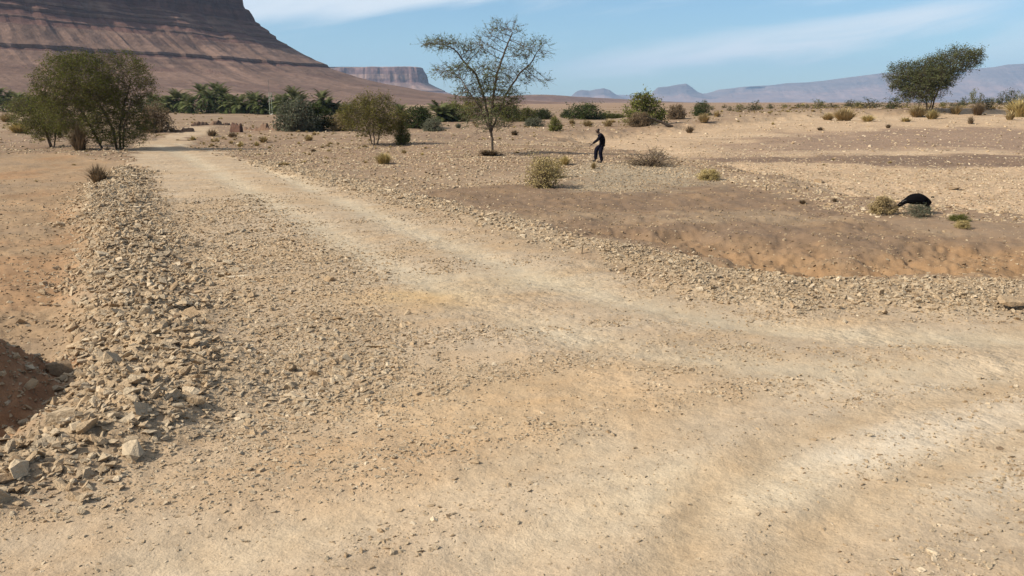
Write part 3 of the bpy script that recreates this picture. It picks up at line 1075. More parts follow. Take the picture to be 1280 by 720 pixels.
# big bushy tree on the left with its smaller neighbour
make_tree('acacia_tree', 'large dense olive tree with several trunks shading the track on the left', 'tree', (146, 187),
          [(128, 114, 66, 33), (90, 125, 40, 26, .4), (160, 108, 36, 28, -.4), (125, 148, 58, 22), (105, 165, 30, 16, .4), (150, 172, 34, 12, -.3), (178, 128, 22, 16), (168, 160, 20, 16, .3), (120, 92, 44, 12)],
          [[(150, 187), (151, 165), (156, 140, .2), (165, 115, .3)], [(146, 187), (144, 165), (135, 140, -.2), (120, 115, -.3)], [(131, 188), (125, 175), (110, 150, .4), (95, 130, .5)], [(153, 187), (160, 160, -.4), (172, 135, -.6)]],
          L_OLIVE, nattr=2600, step=0.15, seed=8, depth=0.85, tip=0.006, trunk_r=0.10, leaf=(0.085, 8, 0.09), leaf_prob=0.85, infl=1.6, twigs=4, tlen=2.8, clump=1.5)
make_tree('acacia_tree', 'small bushy olive tree just left of the large shading tree', 'tree', (66, 184),
          [(55, 142, 34, 14), (45, 150, 28, 16, .3), (70, 155, 28, 16, -.3), (62, 168, 22, 9)],
          [[(64, 184), (60, 168), (50, 150)], [(67, 184), (70, 165, .2), (75, 150, .3)], [(66, 184), (63, 166, -.3), (58, 148, -.4)]],
          L_OLIVE, nattr=1100, step=0.14, seed=9, depth=0.9, tip=0.006, trunk_r=0.06, leaf=(0.08, 8, 0.09), leaf_prob=0.85, infl=1.5, twigs=4, tlen=2.8, clump=1.4)
make_tree('acacia_tree', 'yellowish olive tree on two slim trunks beyond the road', 'tree', (469, 181),
          [(468, 143, 36, 17), (445, 146, 22, 17, .2), (492, 148, 20, 15, -.2), (470, 158, 34, 13), (470, 128, 24, 7)],
          [[(466, 181), (462, 165), (450, 145)], [(471, 181), (475, 163, .2), (488, 145, .3)], [(468, 181), (468, 160, -.3), (470, 140, -.4)]],
          L_YELLOW, nattr=1300, step=0.16, seed=11, depth=0.9, tip=0.006, trunk_r=0.075, leaf=(0.09, 8, 0.09), leaf_prob=0.8, infl=1.6, twigs=4, tlen=2.8, clump=1.4)
make_tree('acacia_tree', 'dark windswept acacia leaning to the right on the far side of the riverbed', 'tree', (1161, 139),
          [(1150, 106, 32, 17), (1134, 100, 20, 14, .5), (1185, 86, 26, 13), (1195, 79, 20, 8), (1165, 98, 26, 18), (1148, 120, 26, 12, -.5), (1128, 108, 16, 10)],
          [[(1164, 139), (1166, 126), (1172, 108), (1186, 92, .3)], [(1159, 139), (1157, 126), (1146, 112), (1135, 102, .4)], [(1161, 139), (1163, 118, -.6), (1160, 100, -.9)]],
          L_ACACIA, nattr=2500, step=0.27, seed=13, depth=0.85, tip=0.010, trunk_r=0.22, leaf=(0.17, 8, 0.13), leaf_prob=0.95, infl=3.0, twigs=4, tlen=2.8, clump=1.5)


def bush_meshes(name, seed, w=1.0, h=0.8, nstem=46, nleaf=2200, lsize=0.05, spread=1.0, low=0.0, erect=0.55):
    """a bush of unit size: stems from one base fanning into a lumpy crown"""
    rng = np.random.default_rng(seed)
    P0, P1, R0, R1, tipsP = [], [], [], [], []
    lobes = rng.normal(size=(7, 3))
    lobes[:, 2] = np.abs(lobes[:, 2]) * 0.8 + 0.15
    lobes /= np.linalg.norm(lobes, axis=1)[:, None]
    for i in range(nstem):
        v = rng.normal(size=3)
        v[2] = abs(v[2]) * erect * 1.6 + low + 0.08
        v /= np.linalg.norm(v)
        ln = 0.74 + 0.26 * max((lobes @ v).max(), 0) ** 3 * rng.uniform(0.85, 1.1)
        tip = v * np.array([w * 0.5, w * 0.5, h]) * ln
        p = np.array([rng.normal() * 0.05 * w, rng.normal() * 0.05 * w, -0.03])
        mid = np.array([tip[0] * 0.45, tip[1] * 0.45, tip[2] * 0.62])
        prev, k = p, 5
        for j in range(1, k + 1):
            t = j / k
            q = (1 - t) ** 2 * p + 2 * t * (1 - t) * mid + t * t * tip + rng.normal(size=3) * 0.012
            P0.append(prev); P1.append(q)
            R0.append(0.011 * (1.15 - (j - 1) / k)); R1.append(0.011 * (1.15 - j / k))
            if t > 0.35:
                tipsP.append((q, t))
                for _ in range(2):
                    s = q + rng.normal(size=3) * 0.075
                    P0.append(q); P1.append(s); R0.append(0.004); R1.append(0.002)
                    tipsP.append((s, t))
            prev = q
    V, q = tubes(P0, P1, R0, R1, 3)
    stems = mesh_np(name + '_stems', V, None, q, False)
    tp = np.array([a for a, b in tipsP])
    pr = np.array([b for a, b in tipsP]) ** 1.5
    ii = rng.choice(len(tp), nleaf, p=pr / pr.sum())
    C = tp[ii] + rng.normal(size=(nleaf, 3)) * 0.045
    C[:, 2] = np.abs(C[:, 2])
    LV, lq = leaves(C, lsize, rng, 0.8)
    tint = np.clip(0.5 + 0.5 * fbm(C[:, 0] * 5, C[:, 2] * 5 + C[:, 1] * 4, 3, seed) + rng.normal(size=nleaf) * 0.2, 0, 1)
    fol = mesh_np(name + '_foliage', LV, None, lq, False, {'tint': ('FLOAT', np.repeat(tint, 4))})
    return stems, fol


def dressed(me, mat):
    c = me.copy()
    c.materials.clear()
    c.materials.append(mat)
    return c


BUSH = [bush_meshes('bush', 100 + i, nstem=60, nleaf=5000, lsize=.055) for i in range(4)]
SMALLB = [bush_meshes('bush', 120 + i, nstem=26, nleaf=620, lsize=0.075) for i in range(3)]
_dress = {}


def bush(name, label, cat, px, py, wpx, hpx, mat, variant=0, group=None, src=BUSH, twig=None, sink=0.0):
    """a bush whose foot shows at px, py and that measures wpx by hpx photograph pixels"""
    b = at(px, py)
    D = math.hypot(b.x, b.y)
    key = (src[variant % len(src)][0].name, mat.name, (twig or M_TWIG).name)
    if key not in _dress:
        s, f = src[variant % len(src)]
        _dress[key] = (dressed(s, twig or M_TWIG), dressed(f, mat))
    s, f = _dress[key]
    t = thing(name, label, cat, (b.x, b.y, b.z - sink), variant * 1.7, group)
    t.scale = (wpx / F * D, wpx / F * D, hpx / F * D / 0.8)
    mobj('stems', s, None, t)
    mobj('foliage', f, mat=None, parent=t)
    return t


# named bushes of the middle distance
bush('bush', 'brown leafless bush on the far side of the track right of the shading tree', 'bush', 195, 165, 38, 34, L_BROWN, 1)
bush('bush', 'big grey-green bush in front of the palms right of the twin poles', 'bush', 372, 164, 52, 42, L_GREY, 0)
bush('bush', 'dark low bush joined to the right side of the big grey-green bush', 'bush', 398, 163, 44, 30, L_DARK, 3)
bush('bush', 'rounded straw-coloured bush between grey-green bush and yellowish tree', 'bush', 428, 163, 34, 22, L_STRAW, 2)
bush('bush', 'dark rounded green bush right of the yellowish tree', 'bush', 522, 160, 42, 27, L_DARK, 2)
bush('bush', 'pale grey low bush at the foot of the dark rounded bush', 'bush', 541, 164, 26, 18, L_GREY, 1)
bush('bush', 'thin upright green bush at the right foot of the yellowish tree', 'bush', 503, 181, 22, 28, L_OLIVE, 3)
bush('bush', 'dark green domed bush on the skyline right of the sparse acacia', 'bush', 733, 149, 46, 21, L_DARK, 0)
bush('bush', 'broad dark bush with a fallen trunk at its right foot', 'bush', 806, 156, 56, 37, L_OLIVE, 3)
bush('bush', 'purplish bare bush right of the broad bush with the fallen trunk', 'bush', 845, 149, 26, 18, L_BROWN, 2)
bush('bush', 'ragged dark bush standing just right of the purplish bare bush', 'bush', 877, 145, 22, 19, L_DARK, 1)
bush('bush', 'small bright green bush left of the domed skyline bush', 'bush', 694, 164, 20, 16, L_OLIVE, 3)
bush('bush', 'dry brown shrub under the fallen-trunk bush', 'bush', 800, 158, 34, 18, L_BROWN, 2)
for i, (px, py, w, h, mt, lb) in enumerate([
        (566, 152, 40, 26, L_OLIVE, 'olive bush left behind the sparse acacia trunk'),
        (590, 148, 34, 24, L_YELLOW, 'yellow-green bush hard left of the sparse acacia'),
        (640, 152, 30, 20, L_OLIVE, 'olive bush hard right of the sparse acacia trunk'),
        (660, 152, 26, 16, L_OLIVE, 'olive bush second to the right of the sparse acacia'),
        (678, 149, 26, 14, L_DARK, 'dark flat bush third to the right of the sparse acacia'),
        (668, 158, 24, 12, L_GREY, 'grey low bush in front of the bushes right of the sparse acacia'),
        (622, 146, 30, 18, L_OLIVE, 'olive bush showing straight behind the sparse acacia crown foot'),
        (708, 147, 16, 9, L_DARK, 'small dark bush touching the left end of the domed bush'),
        (765, 148, 34, 7, L_OLIVE, 'long flat green bush between domed bush and broad bush')]):
    bush('bush', lb, 'bush', px, py, w, h, mt, i, 'bushes behind the sparse acacia')

# dark trees and bushes along the far right horizon
far = [(925, 139, 16, 9), (943, 138, 22, 12), (912, 139, 8, 6), (962, 136, 12, 6), (980, 135, 10, 5), (1000, 134.5, 9, 6), (1022, 135, 17, 10), (1008, 135, 8, 5), (1040, 134.5, 18, 6), (1063, 134, 20, 8),
       (1072, 135, 14, 8), (1087, 135, 26, 12), (1118, 136, 28, 13), (1196, 133, 20, 7), (1205, 132, 12, 9), (1216, 130, 9, 17), (1224, 131, 16, 13), (1240, 131, 14, 8), (1233, 137, 15, 12), (1252, 131, 12, 16),
       (1262, 131, 18, 16), (1274, 131, 16, 14), (890, 137, 8, 5), (905, 135, 7, 5), (1180, 134, 12, 7)]
ordn = ['first', 'second', 'third', 'fourth', 'fifth', 'sixth', 'seventh', 'eighth', 'ninth', 'tenth', 'eleventh', 'twelfth', 'thirteenth', 'fourteenth', 'fifteenth', 'sixteenth', 'seventeenth',
        'eighteenth', 'nineteenth', 'twentieth', 'twenty-first', 'twenty-second', 'twenty-third', 'twenty-fourth', 'twenty-fifth', 'twenty-sixth', 'twenty-seventh', 'twenty-eighth', 'twenty-ninth', 'thirtieth',
        'thirty-first', 'thirty-second', 'thirty-third', 'thirty-fourth', 'thirty-fifth', 'thirty-sixth', 'thirty-seventh', 'thirty-eighth', 'thirty-ninth', 'fortieth']
for i, (px, py, w, h) in enumerate(sorted(far)):
    sz = 'broad' if w >= 17 else 'tall narrow' if h >= 13 else 'small'
    bush('bush', f'{sz} dark bush, {ordn[i]} from the left along the far horizon', 'bush', px, py, w, h, L_DARK if i % 3 else L_OLIVE, i, 'dark bushes along the far horizon', SMALLB)

# ---------------------------------------------------------------- grass tufts and dry shrubs


def tuft_mesh(name, seed, n=260, w=1.0, h=0.8, bw=0.014, curl=0.5):
    rng = np.random.default_rng(seed)
    V, T, tint = [], [], []
    for i in range(n):
        a = rng.uniform(0, 2 * math.pi)
        lean = rng.uniform(0, 1) ** 0.7
        ln = rng.uniform(0.55, 1.0)
        base = np.array([math.cos(a), math.sin(a), 0]) * rng.uniform(0, 0.30) * w * 0.5
        out = np.array([math.cos(a + rng.normal() * .5), math.sin(a + rng.normal() * .5), 0])
        tip = base + out * lean * w * 0.5 * ln + np.array([0, 0, h * ln * (1 - 0.55 * lean ** 2)])
        mid = (base + tip) / 2 + np.array([0, 0, h * 0.14 * curl]) - out * 0.03
        side = np.cross(out, [0, 0, 1]) * bw * rng.uniform(.6, 1.4)
        k = len(V)
        V += [base - side - [0, 0, .03], base + side - [0, 0, .03], mid + side * .8, mid - side * .8, tip]
        T += [(k, k + 1, k + 2), (k, k + 2, k + 3), (k + 3, k + 2, k + 4)]
        tint += [np.clip(rng.normal(0.5, 0.22), 0, 1)] * 5
    return mesh_np(name, V, T, None, False, {'tint': ('FLOAT', tint)})


TUFT = [tuft_mesh('tuft', 200 + i, 420) for i in range(3)]
TUFTS = [tuft_mesh('tuft', 210 + i, 130, bw=0.03) for i in range(3)]
_tm = {}


def tuft(name, label, px, py, wpx, hpx, mat, v=0, src=TUFT, group=None, cat='grass tuft'):
    b = at(px, py)
    D = math.hypot(b.x, b.y)
    key = (id(src), v % len(src), mat.name)
    if key not in _tm:
        _tm[key] = dressed(src[v % len(src)], mat)
    o = mobj(name, _tm[key])
    o.location = (b.x, b.y, b.z)
    o.rotation_euler = (0, 0, v * 2.1)
    o.scale = (wpx / F * D, wpx / F * D, hpx / F * D / 0.8)
    return tag(o, label, cat, group)


bush('dry_bush', 'big yellow dry bush on the brown bank below the sparse acacia', 'bush', 676, 235, 50, 40, L_TUFT, 0, None, [bush_meshes('dry_bush', 150, nstem=70, nleaf=3600, lsize=.045)])
bush('dry_bush', 'yellow bush grown onto the right of the big yellow bush', 'bush', 693, 223, 32, 25, L_TUFT, 0, None, [bush_meshes('dry_bush', 151, nstem=60, nleaf=2600, lsize=.045)])
tuft('dry_tuft', 'small brownish tuft behind the right side of the big yellow bush', 706, 206, 24, 13, L_TUFT, 2)
tuft('dry_tuft', 'orange-yellow low tuft by itself in front of the yellowish tree', 480, 205, 36, 17, L_TUFT, 1)
tuft('dry_tuft', 'dark dry tuft behind the top of the left rubble heap', 124, 229, 40, 24, L_BROWN, 2)
tuft('dry_tuft', 'tall straw tuft at the foot of the shading tree', 100, 188, 34, 34, L_BROWN, 0)
tuft('dry_tuft', 'low straw tuft at the feet of the man', 742, 211, 12, 11, L_STRAW, 1)
tuft('dry_tuft', 'flat dark tuft around the sparse acacia trunk', 612, 194, 46, 8, L_BROWN, 0)
bush('dry_bush', 'wide twiggy dry bush on the pebbles right of the man', 'bush', 812, 207, 74, 24, L_TUFT, 1, None, [bush_meshes('dry_bush', 140, nstem=85, nleaf=260, lsize=0.03, erect=.4)])
bush('dry_bush', 'small green bush on the edge of the riverbed beyond the pebbles', 'bush', 886, 225, 30, 14, L_TUFT, 2)
bush('dry_bush', 'small grey-green bush hiding the legs of the black goat', 'bush', 1148, 271, 34, 15, L_GREY, 0, None, [bush_meshes('dry_bush', 152, nstem=50, nleaf=3000, lsize=.05)])
bush('dry_bush', 'straw-coloured bush just left of the black goat', 'bush', 1104, 268, 36, 20, L_STRAW, 3)
bush('dry_bush', 'tiny green bush alone on the bank edge right of the goat', 'bush', 1199, 276, 22, 8, L_OLIVE, 1)
bush('dry_bush', 'yellow sprig on the bank edge below the tiny green bush', 'bush', 1203, 285, 18, 9, L_TUFT, 2)
for i, (px, py, w, h, mt, lb) in enumerate([
        (1055, 151, 44, 18, L_STRAW, 'wide straw clump at the left end of the dry grass before the leaning acacia'),
        (1035, 150, 26, 10, L_STRAW, 'low straw clump left of the wide straw clump'),
        (1085, 152, 26, 9, L_TUFT, 'yellow low clump right of the wide straw clump'),
        (1147, 146, 34, 15, L_STRAW, 'straw clump at the left foot of the leaning acacia'),
        (1165, 149, 26, 13, L_TUFT, 'yellow clump in front of the leaning acacia trunks'),
        (1194, 143, 20, 13, L_STRAW, 'straw clump right behind the leaning acacia'),
        (1222, 144, 24, 16, L_BROWN, 'brown clump between the leaning acacia and the golden bush'),
        (1213, 155, 12, 11, L_BROWN, 'small dark upright tuft on the brown flat before the brown clump'),
        (1272, 146, 40, 22, L_TUFT, 'golden bush-like clump cut off by the right edge'),
        (1262, 150, 20, 12, L_STRAW, 'pale clump in front of the golden clump'),
        (1132, 152, 22, 6, L_TUFT, 'flat clump left of the leaning acacia front clump'),
        (880, 153, 26, 12, L_STRAW, 'straw clump on the plain beneath the ragged dark bush'),
        (862, 166, 20, 10, L_BROWN, 'brown clump right of the fallen trunk'),
        (896, 146, 18, 9, L_STRAW, 'straw clump right of the ragged dark bush'),
        (735, 158, 24, 9, L_STRAW, 'straw clump below the domed skyline bush'),
        (760, 158, 22, 11, L_STRAW, 'rounded straw clump left of the broad bush'),
        (715, 155, 18, 8, L_STRAW, 'low straw clump below left of the domed skyline bush'),
        (1025, 163, 12, 5, L_BROWN, 'dark small clump on the brown flat, left of two'),
        (1110, 160, 12, 6, L_BROWN, 'dark small clump on the brown flat, below the leaning acacia'),
        (25, 166, 40, 14, L_TUFT, 'yellow grass clump at the left edge behind the small tree'),
        (9, 152, 30, 10, L_STRAW, 'pale grass clump at the left edge nearest the palms'),
        (265, 170, 22, 9, L_BROWN, 'brown clump left below the red earth stump'),
        (291, 172, 20, 8, L_BROWN, 'brown clump right below the red earth stump'),
        (330, 178, 22, 9, L_STRAW, 'pale clump on the stony ground beyond the road bend'),
        (386, 176, 20, 8, L_STRAW, 'pale clump below the big grey-green bush'),
        (392, 190, 14, 5, L_BROWN, 'flat dark clump left of the orange-yellow tuft'),
        (612, 160, 14, 8, L_DARK, 'dark clump left of the sparse acacia trunk'),
        (573, 160, 14, 7, L_GREY, 'grey clump on the flat left of the sparse acacia'),
        (643, 169, 20, 8, L_BROWN, 'brown clump right of the sparse acacia trunk'),
        (1003, 254, 14, 6, L_BROWN, 'brown clump on the riverbed edge left of the goat'),
        (1043, 252, 12, 6, L_BROWN, 'tiny brown clump between the riverbed edge and the goat')]):
    tuft('dry_tuft', lb, px, py, w, h, mt, i, TUFTS if w < 24 else TUFT, 'dry clumps dotted over the plain')

# ---------------------------------------------------------------- palms
M_PTRUNK = mat_noise('palm_trunk_bark', (0.09, 0.065, 0.042), (0.20, 0.15, 0.10), 9.0, bump=0.6)


def palm_meshes(seed, trunk_h=3.6, fr=2.6, nfr=34, lean=0.1):
    rng = np.random.default_rng(seed)
    la = rng.uniform(0, 2 * math.pi)
    P0, P1, R0, R1 = [], [], [], []
    n = 14
    pts = [np.array([math.cos(la) * lean * trunk_h * (i / n) ** 1.6, math.sin(la) * lean * trunk_h * (i / n) ** 1.6, trunk_h * i / n - 0.1]) for i in range(n + 1)]
    for i in range(n):
        P0.append(pts[i]); P1.append(pts[i + 1])
        R0.append(0.17 + 0.05 * (i == 0)); R1.append(0.21)
    V, q = tubes(P0, P1, R0, R1, 7)
    trunk = mesh_np('palm_trunk', V, None, q, False)
    LV, T, tint = [], [], []
    top = pts[-1]
    for i in range(nfr):
        a = i * 2.39996 + rng.normal() * 0.2
        e0 = math.radians(rng.uniform(-25, 85)) if i < nfr * .85 else math.radians(rng.uniform(-70, -30))
        L = fr * rng.uniform(0.8, 1.1)
        hd = np.array([math.cos(a), math.sin(a), 0])
        p = top.copy()
        tt = np.clip(rng.normal(0.5, .2) + (0.25 if e0 > 0.3 else -0.1), 0, 1)
        seg = 8
        for j in range(seg):
            el = e0 - 1.25 * (j / seg) ** 1.4
            d = hd * math.cos(el) + np.array([0, 0, math.sin(el)])
            side = np.array([-hd[1], hd[0], 0])
            up = np.cross(side, d)
            p2 = p + d * L / seg
            k = len(LV)
            LV += [p - side * .015, p + side * .015, p2]
            T += [(k, k + 1, k + 2)]
            tint += [tt * .8] * 3
            ll = 0.62 * math.sin(math.pi * min(0.98, (j + 1.2) / (seg + 1.0))) + 0.1
            for sgn in (-1, 1):
                for h in (0.0, 0.5):
                    b = p + d * L / seg * h
                    tip = b + (side * sgn * .8 + d * .65 - up * 0.0 + np.array([0, 0, -.18])) * ll
                    k = len(LV)
                    LV += [b, b + d * 0.20, tip]
                    T += [(k, k + 1, k + 2)]
                    tint += [np.clip(tt + rng.normal() * .12, 0, 1)] * 3
            p = p2
    crown = mesh_np('palm_crown', LV, T, None, False, {'tint': ('FLOAT', tint)})
    return trunk, crown


PALMS = [palm_meshes(300, 3.0, 3.3, 44), palm_meshes(301, 2.0, 3.0, 42), palm_meshes(302, 4.2, 3.2, 44, .12), palm_meshes(303, 0.9, 2.7, 36)]
for tr_, cr_ in PALMS:
    tr_.materials.append(M_PTRUNK)
    cr_.materials.append(L_PALM)
# x, crown-top y, foot y in the photograph
palms = [(4, 113, 139), (14, 117, 139), (26, 118, 140), (-12, 116, 139), (38, 122, 140), (48, 121, 140), (192, 118, 140), (204, 122, 141), (214, 120, 141), (222, 114, 141), (232, 117, 141), (240, 120, 142), (252, 107, 141),
         (262, 112, 142), (272, 105, 141), (281, 110, 142), (291, 118, 142), (302, 119, 142), (314, 116, 142), (323, 116, 143), (331, 120, 143), (346, 121, 143), (355, 117, 143), (368, 110, 143),
         (376, 116, 143), (360, 124, 143), (405, 113, 143), (411, 121, 143), (420, 125, 143), (433, 128, 142), (402, 126, 143), (500, 127, 144), (549, 125, 152), (556, 131, 152), (529, 131, 150)]
palms.sort()
prng = random.Random(5)
for i, (px, top, foot) in enumerate(palms):
    if px < 60:
        n = sum(1 for p in palms if p[0] <= px)
        lab = f'date palm left of the shading tree, {ordn[n - 1]} from the left edge'
    elif px < 337:
        n = sum(1 for p in palms if px <= p[0] < 337)
        lab = f'date palm of the grove below the mesa, {ordn[n - 1]} leftward from the twin poles'
    elif px < 450:
        n = sum(1 for p in palms if 337 <= p[0] <= px)
        lab = f'date palm of the grove below the mesa, {ordn[n - 1]} rightward from the twin poles'
    else:
        lab = {500: 'lone palm top rising behind the yellowish tree', 529: 'low palm behind the dark rounded bush', 549: 'slim palm standing right of the dark rounded bush', 556: 'short palm beside the slim palm left of the sparse acacia'}[px]
    b = at(px, foot)
    D = math.hypot(b.x, b.y)
    hgt = (foot - top) / F * D
    v = 2 if hgt > 6.3 else 0 if hgt > 5.0 else 1 if hgt > 3.6 else 3
    full = (5.7, 4.5, 6.8, 3.1)[v]
    t = thing('date_palm', lab, 'palm tree', b, prng.uniform(0, 6.28), 'date palms of the grove below the mesa')
    s = hgt / full
    t.scale = (s * 1.25, s * 1.25, s * 1.04)
    mobj('trunk', PALMS[v][0], None, t)
    mobj('crown', PALMS[v][1], None, t)
under = [(20, 140, 40, 16), (45, 140, 36, 14), (200, 141, 34, 18), (225, 141, 30, 17), (258, 142, 34, 22), (280, 142, 30, 20), (296, 142, 34, 21), (314, 142, 26, 14), (330, 143, 28, 16), (352, 143, 32, 20), (415, 143, 30, 16),
         (240, 141.5, 26, 17), (-10, 140, 38, 16), (175, 141, 34, 18), (440, 143, 36, 13), (270, 141, 30, 18), (212, 140, 26, 16), (306, 141.5, 24, 17), (342, 142.5, 22, 15), (394, 142.5, 30, 15), (428, 142.5, 24, 14)]
under.sort()
for i, (px, py, w, h) in enumerate(under):
    bush('bush', f'green bush under the grove palms, {ordn[i]} of the undergrowth counted from the left', 'bush', px, py, w, h, L_GREEN if i % 3 else L_DARK, i, 'green bushes under the palms', SMALLB)

# ---------------------------------------------------------------- twin poles
def box_mesh(name, boxes, bev=0.0):
    bm = bmesh.new()
    for (cx, cy, cz, sx, sy, sz) in boxes:
        r = bmesh.ops.create_cube(bm, size=1.0)
        bmesh.ops.scale(bm, vec=(sx, sy, sz), verts=r['verts'])
        bmesh.ops.translate(bm, vec=(cx, cy, cz), verts=r['verts'])
    if bev:
        bmesh.ops.bevel(bm, geom=bm.edges[:], offset=bev, segments=1, affect='EDGES')
    me = bpy.data.meshes.new(name)
    bm.to_mesh(me)
    bm.free()
    return me


M_PALE = mat_noise('pale_green_steel', (0.24, 0.29, 0.22), (0.33, 0.37, 0.29), 2.0, 0.6, 0.1)
M_DKST = mat_noise('weathered_pole', (0.10, 0.09, 0.08), (0.17, 0.15, 0.13), 3.0)
M_CONC = mat_noise('pale_concrete', (0.50, 0.47, 0.42), (0.62, 0.58, 0.52), 2.0)
b = at(339, 143.5)
D = math.hypot(b.x, b.y)
s = D / F
t = thing('utility_pole', 'pair of pale green poles with a thin dark mast, standing among the palms', 'pole', b)
for dx in (-1.5, 1.5):
    V, q = tubes([(dx * s, 0, -.1)], [(dx * s * .8, 0, 26 * s)], [0.085], [0.06], 8)
    mobj('post', mesh_np('post', V, None, q, True), M_PALE, t)
V, q = tubes([(-1.6 * s, .25, -.1)], [(-1.6 * s, .25, 41 * s)], [0.06], [0.04], 6)
mobj('mast', mesh_np('mast', V, None, q, True), M_DKST, t)
mobj('base', box_mesh('base', [(1.2 * s, 0, .05, .6, .5, .35)], .03), M_CONC, t)
for zc in (20,):
    mobj('crossbar', box_mesh('crossbar', [(0, 0, zc * s, 3.2 * s, .08, .10)]), M_PALE, t)

# ---------------------------------------------------------------- ruined earth walls
M_MUD = mat_noise('red_mud', (0.115, 0.068, 0.044), (0.190, 0.118, 0.075), 2.2, bump=0.8, dist=.2)


M_MUDRED = mat_noise('dark_red_mud', (0.060, 0.030, 0.020), (0.115, 0.060, 0.040), 2.6, bump=0.8, dist=.2)


def mud_wall(label, x0, x1, yfoot, hpx, seed, ragged=0.5, mat=None):
    rng = np.random.default_rng(seed)
    a, c = at(x0, yfoot[0]), at(x1, yfoot[1])
    D = math.hypot(a.x, a.y)
    n = max(9, int((x1 - x0) / 1.2))
    h0 = hpx / F * D
    V, Q = [], []
    for i in range(n + 1):
        f = i / n
        p = a.lerp(c, f)
        hh = h0 * max(0.2, .8 + ragged * (fbm(np.array([f * n * .22]), np.array([seed * 3.1]), 3, seed)[0] * 1.6)) * min(1, 0.6 + 6 * min(f, 1 - f))
        z0 = hz(p.x, p.y) - .15
        w = 0.30 + 0.1 * rng.uniform()
        hh *= rng.uniform(.75, 1.1)
        jx = rng.normal() * .06
        V += [(p.x + jx, p.y - w * 1.3, z0), (p.x + jx, p.y - w, z0 + hh * .7), (p.x + rng.normal() * .05, p.y - w * .4, z0 + .15 + hh), (p.x, p.y + w * .5, z0 + .15 + hh * .94), (p.x, p.y + w, z0)]
    for i in range(n):
        for j in range(4):
            k = i * 5 + j
            Q.append((k, k + 5, k + 6, k + 1))
    T = [(0, 1, 2), (0, 2, 3), (0, 3, 4)]
    e = n * 5
    T += [(e, e + 2, e + 1), (e, e + 3, e + 2), (e, e + 4, e + 3)]
    V = np.array(V)
    o0 = V.mean(0)
    o0[2] = V[:, 2].min()
    me = mesh_np('mud_wall', V - o0, T, Q, False)
    o = mobj('mud_wall', me, mat or M_MUD)
    o.location = o0
    return tag(o, label, 'wall', 'ruined earth walls in front of the palms')


mud_wall('long eroded reddish earth wall below the palm grove', 240, 287, (157, 156.5), 5.0, 3, .6)
mud_wall('dark red upright stump of earth wall right of the long wall', 289, 303, (165.5, 165.5), 13, 5, .1, M_MUDRED)
mud_wall('low broken earth wall between the red stump and the grey-green bush', 306, 349, (163, 162.5), 8, 7, .9)
mud_wall('faint low earth wall nearest the track bend', 214, 242, (165, 164.5), 4.5, 9, .5)

# ---------------------------------------------------------------- fallen trunk and the stick
b = at(838, 158)
D = math.hypot(b.x, b.y)
s = D / F
pts = [(-32 * s, .4, 12 * s), (-20 * s, .3, 9.5 * s), (-10 * s, .15, 5.5 * s), (-3 * s, 0, 2.0 * s), (3 * s, -.1, .05)]
rad = [.07, .10, .13, .15, .12]
V, q = tubes(pts[:-1], pts[1:], rad[:-1], rad[1:], 7)
o = mobj('fallen_trunk', mesh_np('fallen_trunk', V, None, q, True), mat_noise('dark_bark', (0.025, 0.018, 0.013), (0.055, 0.04, 0.03), 6.0))
o.location = b
tag(o, 'dark fallen trunk slanting out of the broad bush to the ground', 'trunk')
b = at(727, 318)
V, q = tubes([(0, 0, -.03), (.01, 0, .08), (.012, 0, .14)], [(.01, 0, .08), (.015, .01, .16), (.05, .0, .19)], [.013, .011, .007], [.011, .007, .004], 5)
o = mobj('stick', mesh_np('stick', V, None, q, True), M_TWIG)
o.location = b
tag(o, 'short dead stick poking upright from the road edge', 'stick')

# ---------------------------------------------------------------- the man
def skinned(name, chains, sub=2, mirror=None):
    """one continuous surface grown around chains of (x, y, z, radius); equal points are shared"""
    me = bpy.data.meshes.new(name)
    keys, V, E, Rr = {}, [], [], []

    def vid(p):
        k = tuple(round(c, 4) for c in p[:3])
        if k not in keys:
            keys[k] = len(V)
            V.append(p[:3])
            Rr.append(p[3])
        return keys[k]
    for ch in chains:
        prev = None
        for p in ch:
            i = vid(p)
            if prev is not None and prev != i:
                E.append((prev, i))
            prev = i
    me.from_pydata(V, E, [])
    o = bpy.data.objects.new(name, me)
    COL.objects.link(o)
    mod = o.modifiers.new('skin', 'SKIN')
    mod.use_smooth_shade = True
    for i, d in enumerate(me.skin_vertices[0].data):
        rr = Rr[i]
        d.radius = (rr, rr) if not isinstance(rr, tuple) else rr
        d.use_root = i == 0
    s_ = o.modifiers.new('sub', 'SUBSURF')
    s_.levels = sub
    s_.render_levels = sub
    dg = bpy.context.evaluated_depsgraph_get()
    out = bpy.data.meshes.new_from_object(o.evaluated_get(dg))
    out.name = name
    bpy.data.objects.remove(o)
    bpy.data.meshes.remove(me)
    return out


M_SKIN = mat_noise('tanned_skin', (0.055, 0.032, 0.023), (0.08, 0.046, 0.033), 5.0, 0.6, 0.05)
M_HAIR = mat_noise('black_hair', (0.012, 0.010, 0.009), (0.025, 0.020, 0.018), 20.0, 0.7)
M_JACKET = mat_noise('black_navy_cloth', (0.004, 0.004, 0.007), (0.009, 0.009, 0.013), 6.0, 0.95, 0.4, 0.04)
M_TROUS = mat_noise('dark_navy_trousers', (0.005, 0.005, 0.010), (0.010, 0.010, 0.018), 6.0, 0.95, 0.4, 0.04)
M_SHOE = mat_noise('dark_shoe', (0.02, 0.017, 0.015), (0.04, 0.034, 0.03), 10.0, 0.6)


